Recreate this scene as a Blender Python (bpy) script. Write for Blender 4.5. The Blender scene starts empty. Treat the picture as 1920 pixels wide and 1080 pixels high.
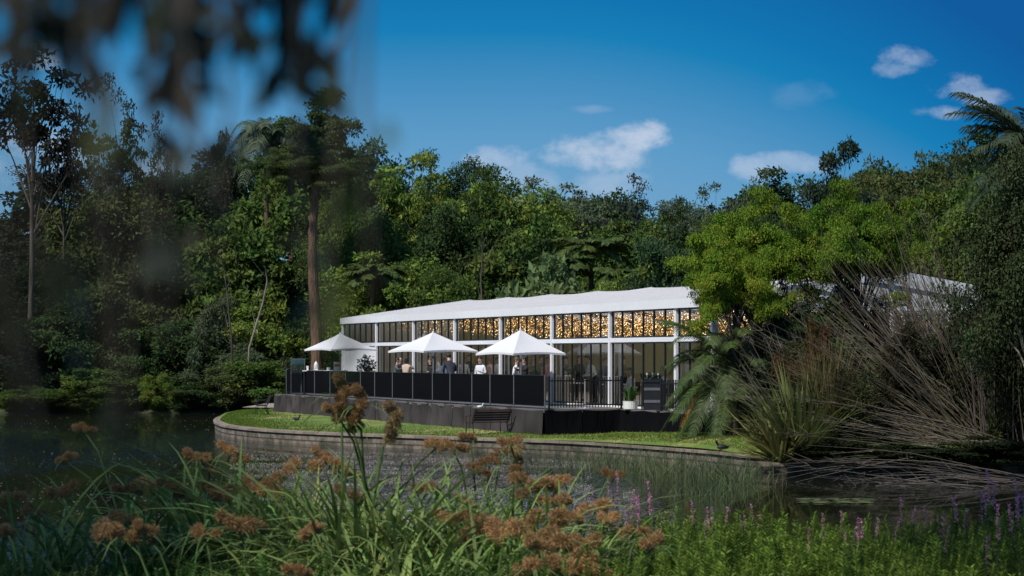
import bpy, math, random
import numpy as np
from mathutils import Vector, Matrix, geometry
R = math.radians
random.seed(7)
scene = bpy.context.scene
COL = scene.collection
# ------------------------------------------------------------------ camera
HC = 3.07            # camera height above the lake
F = 3840.0           # focal length in pixels of a 1920 wide picture
HY = 669.0           # horizon row
cd = bpy.data.cameras.new("camera"); cam = bpy.data.objects.new("camera", cd); COL.objects.link(cam)
cam.location = (0, 0, HC); cam.rotation_euler = (R(90), 0, 0)
cd.sensor_width = 36; cd.lens = 72; cd.shift_y = 129 / 1920.0
cd.clip_start = 0.05; cd.clip_end = 3000
cd.dof.use_dof = True; cd.dof.focus_distance = 36; cd.dof.aperture_fstop = 6.8
scene.camera = cam
# ------------------------------------------------------------------ light
SUN_EL, SUN_AZ = 50.0, -136.0       # azimuth measured from +Y towards +X
sdir = Vector((math.sin(R(SUN_AZ)) * math.cos(R(SUN_EL)), math.cos(R(SUN_AZ)) * math.cos(R(SUN_EL)), math.sin(R(SUN_EL))))
sl = bpy.data.lights.new("sun", 'SUN'); sl.energy = 4.6; sl.angle = R(2.5); sl.color = (1, 0.95, 0.88)
so = bpy.data.objects.new("sun", sl); COL.objects.link(so)
so.rotation_euler = sdir.to_track_quat('Z', 'Y').to_euler()
so.location = (0, 0, 60)
scene.view_settings.view_transform = 'Standard'; scene.view_settings.look = 'None'
scene.view_settings.exposure = 0.0; scene.view_settings.gamma = 1.0
scene.render.engine = 'CYCLES'
scene.cycles.max_bounces = 8; scene.cycles.transparent_max_bounces = 16
scene.render.resolution_x = 1024; scene.render.resolution_y = 576

world = bpy.data.worlds.new("World"); scene.world = world; world.use_nodes = True
def build_world():
    nt = world.node_tree; nt.nodes.clear(); N = nt.nodes.new; L = nt.links.new
    out = N('ShaderNodeOutputWorld'); bg = N('ShaderNodeBackground'); L(bg.outputs[0], out.inputs[0])
    tc = N('ShaderNodeTexCoord'); sep = N('ShaderNodeSeparateXYZ'); L(tc.outputs['Generated'], sep.inputs[0])
    def M(op, a, b=None, c=None, clamp=False):
        n = N('ShaderNodeMath'); n.operation = op; n.use_clamp = clamp
        for i, q in enumerate((a, b, c)):
            if q is None: continue
            if isinstance(q, (int, float)): n.inputs[i].default_value = q
            else: L(q, n.inputs[i])
        return n.outputs[0]
    # the band of sky in view takes the deeper blue of a higher part of the sky
    zz = M('ADD', M('MULTIPLY', sep.outputs[2], 3.3), 0.10)
    zz = M('MAXIMUM', zz, 0.02)
    cmb = N('ShaderNodeCombineXYZ'); L(sep.outputs[0], cmb.inputs[0]); L(sep.outputs[1], cmb.inputs[1]); L(zz, cmb.inputs[2])
    nrm = N('ShaderNodeVectorMath'); nrm.operation = 'NORMALIZE'; L(cmb.outputs[0], nrm.inputs[0])
    sky = N('ShaderNodeTexSky'); sky.sky_type = 'NISHITA'; sky.sun_disc = False
    sky.sun_elevation = R(SUN_EL); sky.sun_rotation = R(SUN_AZ); sky.altitude = 50; sky.air_density = 1.0; sky.dust_density = 0.6; sky.ozone_density = 3.0
    L(nrm.outputs[0], sky.inputs[0])
    hs = N('ShaderNodeHueSaturation'); hs.inputs['Saturation'].default_value = 1.32; hs.inputs['Hue'].default_value = 0.488; hs.inputs['Value'].default_value = 0.95
    L(sky.outputs[0], hs.inputs['Color'])
    # clouds: soft puffs at fixed directions
    y = M('MAXIMUM', sep.outputs[1], 0.05)
    a = M('DIVIDE', sep.outputs[0], y); e = M('DIVIDE', sep.outputs[2], y)
    cv = N('ShaderNodeCombineXYZ'); L(a, cv.inputs[0]); L(M('MULTIPLY', e, 1.4), cv.inputs[1])
    nz = N('ShaderNodeTexNoise'); nz.inputs['Scale'].default_value = 30; nz.inputs['Detail'].default_value = 10; nz.inputs['Roughness'].default_value = 0.62
    L(cv.outputs[0], nz.inputs['Vector'])
    nz2 = N('ShaderNodeTexNoise'); nz2.inputs['Scale'].default_value = 13; nz2.inputs['Detail'].default_value = 5
    L(cv.outputs[0], nz2.inputs['Vector'])
    nn = M('SUBTRACT', M('ADD', M('MULTIPLY', nz.outputs[0], 1.9), M('MULTIPLY', nz2.outputs[0], 1.1)), 1.5)
    tot = None
    for px, py, rx, ry, st in ((1125, 288, 135, 48, .8), (1190, 262, 70, 42, .92), (1060, 298, 60, 26, .6), (938, 292, 62, 24, .55), (905, 300, 40, 18, .5), (1020, 335, 60, 20, .35),
                               (1700, 108, 66, 24, .5), (1680, 128, 50, 18, .4), (1800, 160, 80, 30, .55), (1765, 212, 50, 17, .5), (1850, 180, 60, 24, .5),
                               (1410, 318, 55, 28, .55), (1480, 305, 80, 24, .5), (1508, 182, 60, 30, .09), (1140, 345, 150, 34, .42), (980, 330, 110, 30, .35), (1110, 205, 50, 10, .2),
                               (30, 262, 80, 46, .6), (92, 110, 60, 34, .75), (130, 285, 70, 36, .35), (300, 320, 60, 30, .4), (-30, 310, 90, 40, .5)):
        da = M('DIVIDE', M('SUBTRACT', a, (px - 960) / F), rx / F); de = M('DIVIDE', M('SUBTRACT', e, (HY - py) / F), ry / F)
        r2 = M('ADD', M('MULTIPLY', da, da), M('MULTIPLY', de, de))
        m = M('SUBTRACT', M('MULTIPLY', M('SUBTRACT', 1.0, r2), 0.95), -0.10)
        m = M('ADD', m, M('MULTIPLY', nn, 2.5))
        ms = N('ShaderNodeMapRange'); ms.interpolation_type = 'SMOOTHSTEP'; ms.inputs[1].default_value = 0.0; ms.inputs[2].default_value = 1.35
        L(m, ms.inputs[0])
        fall = M('MULTIPLY', M('SUBTRACT', 2.6, r2, clamp=True), M('MULTIPLY', ms.outputs[0], st))
        tot = fall if tot is None else M('MAXIMUM', tot, fall)
    front = M('GREATER_THAN', sep.outputs[1], 0.06)
    tot = M('MULTIPLY', tot, front)
    mx = N('ShaderNodeMix'); mx.data_type = 'RGBA'; L(tot, mx.inputs[0]); mx.inputs[7].default_value = (3.7, 4.35, 5.4, 1)
    hl = M('SQRT', M('ADD', M('MULTIPLY', sep.outputs[0], sep.outputs[0]), M('MULTIPLY', sep.outputs[1], sep.outputs[1])))
    el = M('DIVIDE', sep.outputs[2], M('MAXIMUM', hl, .01))
    am = M('MINIMUM', M('MAXIMUM', a, 0.0), 0.26); el = M('ADD', el, M('MULTIPLY', M('MULTIPLY', am, am), 1.35))   # the sky deepens away from the sun
    rp = N('ShaderNodeValToRGB'); er = rp.color_ramp.elements; L(M('MULTIPLY', el, 2.5, clamp=True), rp.inputs[0])
    er[0].position = 0; er[0].color = (.22, .42, .61, 1); er[1].position = .575; er[1].color = (.0056, .105, .342, 1)
    for p_, c_ in ((.083, (.150, .36, .585)), (.109, (.108, .325, .575)), (.1586, (.010, .212, .475)), (.178, (.006, .175, .44))):
        q = er.new(p_ * 2.5); q.color = (*c_, 1)
    sc = N('ShaderNodeVectorMath'); sc.operation = 'SCALE'; sc.inputs['Scale'].default_value = 7.14; L(rp.outputs[0], sc.inputs[0])
    fb = N('ShaderNodeMapRange'); fb.interpolation_type = 'SMOOTHSTEP'; fb.inputs[1].default_value = .26; fb.inputs[2].default_value = .5; fb.inputs[3].default_value = 1; fb.inputs[4].default_value = 0; L(el, fb.inputs[0])
    mb_ = N('ShaderNodeMix'); mb_.data_type = 'RGBA'; L(fb.outputs[0], mb_.inputs[0]); L(hs.outputs[0], mb_.inputs[6]); L(sc.outputs[0], mb_.inputs[7]); L(mb_.outputs[2], mx.inputs[6])
    L(mx.outputs[2], bg.inputs[0]); bg.inputs[1].default_value = 0.14
build_world()

# ------------------------------------------------------------------ materials
MATS = {}
def new_mat(name):
    m = bpy.data.materials.new(name); m.use_nodes = True
    nt = m.node_tree; b = nt.nodes['Principled BSDF']; MATS[name] = m
    return m, nt, b
def plain(name, col, rough=0.6, metal=0.0, var=0.12, scale=6.0, bump=0.0, spec=0.5):
    m, nt, b = new_mat(name); N = nt.nodes.new; L = nt.links.new
    tc = N('ShaderNodeTexCoord'); nz = N('ShaderNodeTexNoise'); nz.inputs['Scale'].default_value = scale; nz.inputs['Detail'].default_value = 6
    L(tc.outputs['Object'], nz.inputs['Vector'])
    mr = N('ShaderNodeMapRange'); mr.inputs[1].default_value = .25; mr.inputs[2].default_value = .75; mr.inputs[3].default_value = 1 - var; mr.inputs[4].default_value = 1 + var
    L(nz.outputs[0], mr.inputs[0])
    mu = N('ShaderNodeVectorMath'); mu.operation = 'SCALE'; mu.inputs[0].default_value = col; L(mr.outputs[0], mu.inputs['Scale'])
    L(mu.outputs[0], b.inputs['Base Color'])
    b.inputs['Roughness'].default_value = rough; b.inputs['Metallic'].default_value = metal; b.inputs['Specular IOR Level'].default_value = spec
    if bump:
        bp = N('ShaderNodeBump'); bp.inputs['Strength'].default_value = bump; bp.inputs['Distance'].default_value = .02; L(nz.outputs[0], bp.inputs['Height']); L(bp.outputs[0], b.inputs['Normal'])
    return m
def foliage_mat(name, transl=0.3, rough=0.55, var=0.45, hue=0.03, spec=0.3):
    """colour of each plant comes from its object colour, each leaf varies a little"""
    m, nt, b = new_mat(name); N = nt.nodes.new; L = nt.links.new
    oi = N('ShaderNodeObjectInfo'); ge = N('ShaderNodeNewGeometry')
    mr = N('ShaderNodeMapRange'); mr.inputs[3].default_value = 1 - var; mr.inputs[4].default_value = 1 + var; L(ge.outputs['Random Per Island'], mr.inputs[0])
    tc = N('ShaderNodeTexCoord'); nz = N('ShaderNodeTexNoise'); nz.inputs['Scale'].default_value = .55; nz.inputs['Detail'].default_value = 2; L(tc.outputs['Object'], nz.inputs['Vector'])
    mh = N('ShaderNodeMapRange'); mh.inputs[1].default_value = .3; mh.inputs[2].default_value = .7; mh.inputs[3].default_value = .5 - hue; mh.inputs[4].default_value = .5 + hue; L(nz.outputs[0], mh.inputs[0])
    hs = N('ShaderNodeHueSaturation'); L(oi.outputs['Color'], hs.inputs['Color']); L(mr.outputs[0], hs.inputs['Value']); L(mh.outputs[0], hs.inputs['Hue'])
    L(hs.outputs[0], b.inputs['Base Color']); b.inputs['Roughness'].default_value = rough; b.inputs['Specular IOR Level'].default_value = spec
    tr = N('ShaderNodeBsdfTranslucent'); L(hs.outputs[0], tr.inputs[0])
    mx = N('ShaderNodeMixShader'); mx.inputs[0].default_value = transl; L(b.outputs[0], mx.inputs[1]); L(tr.outputs[0], mx.inputs[2])
    L(mx.outputs[0], nt.nodes['Material Output'].inputs[0])
    return m
foliage_mat('leaf', .42, .65, .5, .035, .12); foliage_mat('near_leaf', 0.3, 0.5, .45, .02, .25)
foliage_mat('fluff', 0.3, 0.9, .65, .012, .05); foliage_mat('cane', 0.0, 0.7, .45, .01, .3)
foliage_mat('blade', 0.25, 0.55, .4, .02, .18)
def bark_mat(name, c1, c2):
    m, nt, b = new_mat(name); N = nt.nodes.new; L = nt.links.new
    tc = N('ShaderNodeTexCoord'); mp = N('ShaderNodeMapping'); mp.inputs['Scale'].default_value = (6, 6, 1.2); L(tc.outputs['Object'], mp.inputs[0])
    nz = N('ShaderNodeTexNoise'); nz.inputs['Scale'].default_value = 2; nz.inputs['Detail'].default_value = 8; L(mp.outputs[0], nz.inputs[0])
    cr = N('ShaderNodeValToRGB'); cr.color_ramp.elements[0].color = (*c1, 1); cr.color_ramp.elements[0].position = .35; cr.color_ramp.elements[1].color = (*c2, 1); cr.color_ramp.elements[1].position = .7
    L(nz.outputs[0], cr.inputs[0]); L(cr.outputs[0], b.inputs['Base Color']); b.inputs['Roughness'].default_value = .9
    bp = N('ShaderNodeBump'); bp.inputs['Strength'].default_value = .6; bp.inputs['Distance'].default_value = .05; L(nz.outputs[0], bp.inputs['Height']); L(bp.outputs[0], b.inputs['Normal'])
    return m
bark_mat('bark', (.035, .028, .02), (.11, .09, .07)); bark_mat('pale_bark', (.12, .10, .08), (.3, .27, .22)); bark_mat('palm_bark', (.06, .035, .02), (.19, .11, .065))
plain('white_paint', (.78, .78, .79), .35, var=.04, scale=3)
plain('white_panel', (.74, .74, .75), .6, var=.04, scale=2)
plain('pot_white', (.75, .75, .73), .4, var=.05)
plain('black_metal', (.012, .012, .014), .4, var=.2, spec=.5)
plain('dark_metal', (.035, .035, .04), .35, metal=.6)
plain('grey_metal', (.16, .16, .17), .45, metal=.5)
plain('black_fabric', (.006, .0065, .008), 1.0, var=.15, scale=14, spec=.02)
plain('deck_boards', (.13, .12, .115), .7, scale=9)
plain('timber_floor', (.50, .42, .32), .5, scale=5)
plain('dark_wood', (.055, .028, .022), .55, scale=12, bump=.2)
plain('steel_pole', (.5, .5, .5), .4, metal=.5)
plain('red_paint', (.5, .05, .04), .5)
plain('cream', (.7, .68, .62), .7)
plain('timber_pole', (.42, .30, .18), .6)
plain('skin', (.55, .33, .24), .55, var=.05); plain('tan_skin', (.32, .18, .11), .55, var=.05)
plain('shirt_white', (.72, .73, .76), .8, var=.06); plain('shirt_beige', (.5, .38, .29), .85); plain('shirt_navy', (.018, .022, .035), .8)
plain('shirt_black', (.012, .012, .013), .8); plain('shirt_grey', (.10, .11, .12), .85); plain('shirt_green', (.12, .15, .10), .85); plain('shirt_pink', (.5, .3, .3), .85); plain('shirt_olive', (.14, .13, .08), .85)
plain('trouser_dark', (.015, .016, .02), .85); plain('trouser_tan', (.25, .2, .14), .85)
plain('hair_dark', (.012, .009, .007), .6); plain('hair_brown', (.07, .04, .02), .6); plain('hair_fair', (.25, .17, .09), .6); plain('hair_grey', (.3, .3, .3), .6)
plain('feather_black', (.012, .012, .014), .6); plain('feather_white', (.7, .7, .7), .7); plain('beak', (.5, .2, .03), .5)
plain('soil', (.035, .028, .018), .95, scale=8, bump=.5)
plain('gravel', (.28, .24, .20), .95, scale=20, bump=.5)
plain('lantern_glass', (.55, .58, .58), .15)

def cloth_skirt_mat(name, col):
    m, nt, b = new_mat(name); N = nt.nodes.new; L = nt.links.new
    tc = N('ShaderNodeTexCoord'); mp = N('ShaderNodeMapping'); mp.inputs['Scale'].default_value = (1.3, 1.3, .35); L(tc.outputs['Object'], mp.inputs[0])
    nz = N('ShaderNodeTexNoise'); nz.inputs['Scale'].default_value = 1.6; nz.inputs['Detail'].default_value = 5; nz.inputs['Distortion'].default_value = .6; L(mp.outputs[0], nz.inputs[0])
    mr = N('ShaderNodeMapRange'); mr.inputs[1].default_value = .3; mr.inputs[2].default_value = .7; mr.inputs[3].default_value = .8; mr.inputs[4].default_value = 1.2; L(nz.outputs[0], mr.inputs[0])
    mu = N('ShaderNodeVectorMath'); mu.operation = 'SCALE'; mu.inputs[0].default_value = col; L(mr.outputs[0], mu.inputs['Scale']); L(mu.outputs[0], b.inputs['Base Color'])
    b.inputs['Roughness'].default_value = 1.0; b.inputs['Specular IOR Level'].default_value = .02
    bp = N('ShaderNodeBump'); bp.inputs['Strength'].default_value = .8; bp.inputs['Distance'].default_value = .12; L(nz.outputs[0], bp.inputs['Height']); L(bp.outputs[0], b.inputs['Normal'])
cloth_skirt_mat('skirt_grey', (.050, .044, .044))
for nm_, k_ in (('skirt_grey_pale', 1.35), ('skirt_grey_dark', .75)): cloth_skirt_mat(nm_, tuple(q * k_ for q in (.048, .042, .042)))
cloth_skirt_mat('skirt_black', (.0055, .0055, .007))

def roof_mat(name, col, tr_amt, bmp=.9):
    m, nt, b = new_mat(name); N = nt.nodes.new; L = nt.links.new
    tc = N('ShaderNodeTexCoord'); nz = N('ShaderNodeTexNoise'); nz.inputs['Scale'].default_value = .8; nz.inputs['Detail'].default_value = 6; L(tc.outputs['Object'], nz.inputs[0])
    mp = N('ShaderNodeMapping'); mp.inputs['Scale'].default_value = (.25, 6, 1); L(tc.outputs['Object'], mp.inputs[0])
    n2 = N('ShaderNodeTexNoise'); n2.inputs['Scale'].default_value = .9; n2.inputs['Detail'].default_value = 4; L(mp.outputs[0], n2.inputs[0])
    mr = N('ShaderNodeMapRange'); mr.inputs[1].default_value = .3; mr.inputs[2].default_value = .7; mr.inputs[3].default_value = .93; mr.inputs[4].default_value = 1.0; L(nz.outputs[0], mr.inputs[0])
    mu = N('ShaderNodeVectorMath'); mu.operation = 'SCALE'; mu.inputs[0].default_value = col; L(mr.outputs[0], mu.inputs['Scale']); L(mu.outputs[0], b.inputs['Base Color'])
    b.inputs['Roughness'].default_value = .55
    bp = N('ShaderNodeBump'); bp.inputs['Strength'].default_value = bmp; bp.inputs['Distance'].default_value = .10; L(n2.outputs[0], bp.inputs['Height']); L(bp.outputs[0], b.inputs['Normal'])
    t = N('ShaderNodeBsdfTranslucent'); L(mu.outputs[0], t.inputs[0]); mx = N('ShaderNodeMixShader'); mx.inputs[0].default_value = tr_amt
    L(b.outputs[0], mx.inputs[1]); L(t.outputs[0], mx.inputs[2]); L(mx.outputs[0], nt.nodes['Material Output'].inputs[0])
roof_mat('roof_fabric', (.88, .85, .84), .34); roof_mat('canopy_fabric', (.80, .79, .80), .12, .12)
def curtain_mat(name, col):
    m, nt, b = new_mat(name); N = nt.nodes.new; L = nt.links.new
    b.inputs['Base Color'].default_value = (*col, 1); b.inputs['Roughness'].default_value = .9
    t = N('ShaderNodeBsdfTranslucent'); t.inputs[0].default_value = (*col, 1); mx = N('ShaderNodeMixShader'); mx.inputs[0].default_value = .45
    L(b.outputs[0], mx.inputs[1]); L(t.outputs[0], mx.inputs[2]); L(mx.outputs[0], nt.nodes['Material Output'].inputs[0])
curtain_mat('curtain_beige', (.80, .75, .66)); curtain_mat('curtain_brown', (.52, .42, .22))
def glass_mat():
    m, nt, b = new_mat('glass'); N = nt.nodes.new; L = nt.links.new; nt.nodes.remove(b)
    t = N('ShaderNodeBsdfTransparent'); t.inputs[0].default_value = (.86, .9, .88, 1); g = N('ShaderNodeBsdfGlossy'); g.inputs['Roughness'].default_value = .02; g.inputs[0].default_value = (.9, .95, .95, 1)
    f = N('ShaderNodeFresnel'); f.inputs[0].default_value = 1.85; mx = N('ShaderNodeMixShader'); L(f.outputs[0], mx.inputs[0]); L(t.outputs[0], mx.inputs[1]); L(g.outputs[0], mx.inputs[2])
    L(mx.outputs[0], nt.nodes['Material Output'].inputs[0])
glass_mat()
def emit(name, col, st):
    m, nt, b = new_mat(name); b.inputs['Emission Color'].default_value = (*col, 1); b.inputs['Emission Strength'].default_value = st; b.inputs['Base Color'].default_value = (*col, 1)
emit('bulb_glow', (1, .42, .09), 1.9); emit('bulb_white', (1, .70, .34), 4.5)

def ground_mats():
    # lawn
    m, nt, b = new_mat('lawn'); N = nt.nodes.new; L = nt.links.new
    tc = N('ShaderNodeTexCoord')
    n1 = N('ShaderNodeTexNoise'); n1.inputs['Scale'].default_value = .45; n1.inputs['Detail'].default_value = 6; n1.inputs['Roughness'].default_value = .65; L(tc.outputs['Object'], n1.inputs[0])
    cr = N('ShaderNodeValToRGB'); e = cr.color_ramp.elements; e[0].position = .40; e[0].color = (.10, .17, .022, 1); e[1].position = .62; e[1].color = (.33, .29, .11, 1)
    k = cr.color_ramp.elements.new(.54); k.color = (.15, .20, .03, 1); L(n1.outputs[0], cr.inputs[0])
    n2 = N('ShaderNodeTexNoise'); n2.inputs['Scale'].default_value = 14; n2.inputs['Detail'].default_value = 5; L(tc.outputs['Object'], n2.inputs[0])
    mr = N('ShaderNodeMapRange'); mr.inputs[3].default_value = .6; mr.inputs[4].default_value = 1.4; L(n2.outputs[0], mr.inputs[0])
    mu = N('ShaderNodeVectorMath'); mu.operation = 'SCALE'; L(cr.outputs[0], mu.inputs[0]); L(mr.outputs[0], mu.inputs['Scale']); L(mu.outputs[0], b.inputs['Base Color'])
    b.inputs['Roughness'].default_value = .9
    bp = N('ShaderNodeBump'); bp.inputs['Strength'].default_value = 1; bp.inputs['Distance'].default_value = .06; L(n2.outputs[0], bp.inputs['Height']); L(bp.outputs[0], b.inputs['Normal'])
    # woodland ground
    m, nt, b = new_mat('forest_floor'); N = nt.nodes.new; L = nt.links.new
    tc = N('ShaderNodeTexCoord'); n1 = N('ShaderNodeTexNoise'); n1.inputs['Scale'].default_value = .6; n1.inputs['Detail'].default_value = 9; L(tc.outputs['Object'], n1.inputs[0])
    cr = N('ShaderNodeValToRGB'); e = cr.color_ramp.elements; e[0].position = .35; e[0].color = (.02, .018, .01, 1); e[1].position = .65; e[1].color = (.04, .055, .015, 1); L(n1.outputs[0], cr.inputs[0]); L(cr.outputs[0], b.inputs['Base Color'])
    b.inputs['Roughness'].default_value = 1
    # water
    m, nt, b = new_mat('lake_water'); N = nt.nodes.new; L = nt.links.new
    b.inputs['Base Color'].default_value = (.010, .012, .007, 1); b.inputs['Roughness'].default_value = .03; b.inputs['IOR'].default_value = 1.33; b.inputs['Specular IOR Level'].default_value = .5
    tc = N('ShaderNodeTexCoord')
    mp = N('ShaderNodeMapping'); mp.inputs['Scale'].default_value = (1.0, .42, 1); L(tc.outputs['Object'], mp.inputs[0])
    n1 = N('ShaderNodeTexNoise'); n1.inputs['Scale'].default_value = 6.5; n1.inputs['Detail'].default_value = 4; n1.inputs['Roughness'].default_value = .6; n1.inputs['Distortion'].default_value = .5; L(mp.outputs[0], n1.inputs[0])
    n3 = N('ShaderNodeTexNoise'); n3.inputs['Scale'].default_value = .9; n3.inputs['Detail'].default_value = 2; L(mp.outputs[0], n3.inputs[0])
    # wind patches
    n2 = N('ShaderNodeTexNoise'); n2.inputs['Scale'].default_value = .085; n2.inputs['Detail'].default_value = 4; L(mp.outputs[0], n2.inputs[0])
    w = N('ShaderNodeMapRange'); w.interpolation_type = 'SMOOTHSTEP'; w.inputs[1].default_value = .44; w.inputs[2].default_value = .56; w.inputs[3].default_value = .05; w.inputs[4].default_value = 1.0; L(n2.outputs[0], w.inputs[0])
    sp = N('ShaderNodeSeparateXYZ'); L(tc.outputs['Object'], sp.inputs[0])
    # sheltered behind the reeds on the right, breezy along the stone wall
    c = N('ShaderNodeMapRange'); c.interpolation_type = 'SMOOTHSTEP'; c.inputs[1].default_value = 0.5; c.inputs[2].default_value = 3.5; c.inputs[3].default_value = 1; c.inputs[4].default_value = .10; L(sp.outputs[0], c.inputs[0])
    mm = N('ShaderNodeMath'); mm.operation = 'MULTIPLY'; L(w.outputs[0], mm.inputs[0]); L(c.outputs[0], mm.inputs[1])
    pk = N('ShaderNodeMapRange'); pk.interpolation_type = 'SMOOTHSTEP'; pk.inputs[1].default_value = .46; pk.inputs[2].default_value = .78; pk.inputs[3].default_value = 0; pk.inputs[4].default_value = 1.0; L(n1.outputs[0], pk.inputs[0])
    hh = N('ShaderNodeMath'); hh.operation = 'MULTIPLY_ADD'; L(n3.outputs[0], hh.inputs[0]); hh.inputs[1].default_value = .25; L(pk.outputs[0], hh.inputs[2])
    # lively strip in front of the wall, nearly still elsewhere
    ya = N('ShaderNodeMapRange'); ya.interpolation_type = 'SMOOTHSTEP'; ya.inputs[1].default_value = 44; ya.inputs[2].default_value = 50; L(sp.outputs[1], ya.inputs[0])
    yb = N('ShaderNodeMapRange'); yb.interpolation_type = 'SMOOTHSTEP'; yb.inputs[1].default_value = -7.5; yb.inputs[2].default_value = -4.5; L(sp.outputs[0], yb.inputs[0])
    ym = N('ShaderNodeMath'); ym.operation = 'MULTIPLY'; L(ya.outputs[0], ym.inputs[0]); L(yb.outputs[0], ym.inputs[1])
    yc = N('ShaderNodeMath'); yc.operation = 'MULTIPLY_ADD'; L(ym.outputs[0], yc.inputs[0]); yc.inputs[1].default_value = .8; yc.inputs[2].default_value = .20
    c2 = N('ShaderNodeMath'); c2.operation = 'MULTIPLY'; L(c.outputs[0], c2.inputs[0]); L(yc.outputs[0], c2.inputs[1]); L(c2.outputs[0], mm.inputs[1])
    wx = N('ShaderNodeMath'); wx.operation = 'MAXIMUM'; L(w.outputs[0], wx.inputs[0]); L(ym.outputs[0], wx.inputs[1]); L(wx.outputs[0], mm.inputs[0])
    bp = N('ShaderNodeBump'); bp.inputs['Distance'].default_value = .13; L(mm.outputs[0], bp.inputs['Strength']); L(hh.outputs[0], bp.inputs['Height']); L(bp.outputs[0], b.inputs['Normal'])
    # stone wall (uv in metres)
    for nm, tone in (('stone_wall', 1.0), ('stone_coping', 1.25)):
        m, nt, b = new_mat(nm); N = nt.nodes.new; L = nt.links.new
        uv = N('ShaderNodeUVMap'); br = N('ShaderNodeTexBrick'); br.inputs['Scale'].default_value = 1
        br.inputs['Brick Width'].default_value = .42 if nm == 'stone_wall' else .62; br.inputs['Row Height'].default_value = .19 if nm == 'stone_wall' else .3; br.inputs['Mortar Size'].default_value = .012; br.inputs['Mortar Smooth'].default_value = .3
        br.inputs['Color1'].default_value = (.15 * tone, .12 * tone, .092 * tone, 1); br.inputs['Color2'].default_value = (.25 * tone, .20 * tone, .155 * tone, 1); br.inputs['Mortar'].default_value = (.035, .03, .022, 1)
        L(uv.outputs[0], br.inputs[0]); tc = N('ShaderNodeTexCoord')
        nz = N('ShaderNodeTexNoise'); nz.inputs['Scale'].default_value = 1.6; nz.inputs['Detail'].default_value = 9; nz.inputs['Roughness'].default_value = .7; L(tc.outputs['Object'], nz.inputs[0])
        mr = N('ShaderNodeMapRange'); mr.inputs[1].default_value = .42; mr.inputs[2].default_value = .62; L(nz.outputs[0], mr.inputs[0])
        mm = N('ShaderNodeMath'); mm.operation = 'MULTIPLY'; mm.inputs[1].default_value = .92 if nm == 'stone_wall' else .3; L(mr.outputs[0], mm.inputs[0])
        mx = N('ShaderNodeMix'); mx.data_type = 'RGBA'; L(mm.outputs[0], mx.inputs[0]); L(br.outputs[0], mx.inputs[6]); mx.inputs[7].default_value = (.03, .035, .018, 1)
        L(mx.outputs[2], b.inputs['Base Color']); b.inputs['Roughness'].default_value = .9
        bp = N('ShaderNodeBump'); bp.inputs['Strength'].default_value = .8; bp.inputs['Distance'].default_value = .04; L(nz.outputs[0], bp.inputs['Height']); L(bp.outputs[0], b.inputs['Normal'])
ground_mats()

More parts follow.
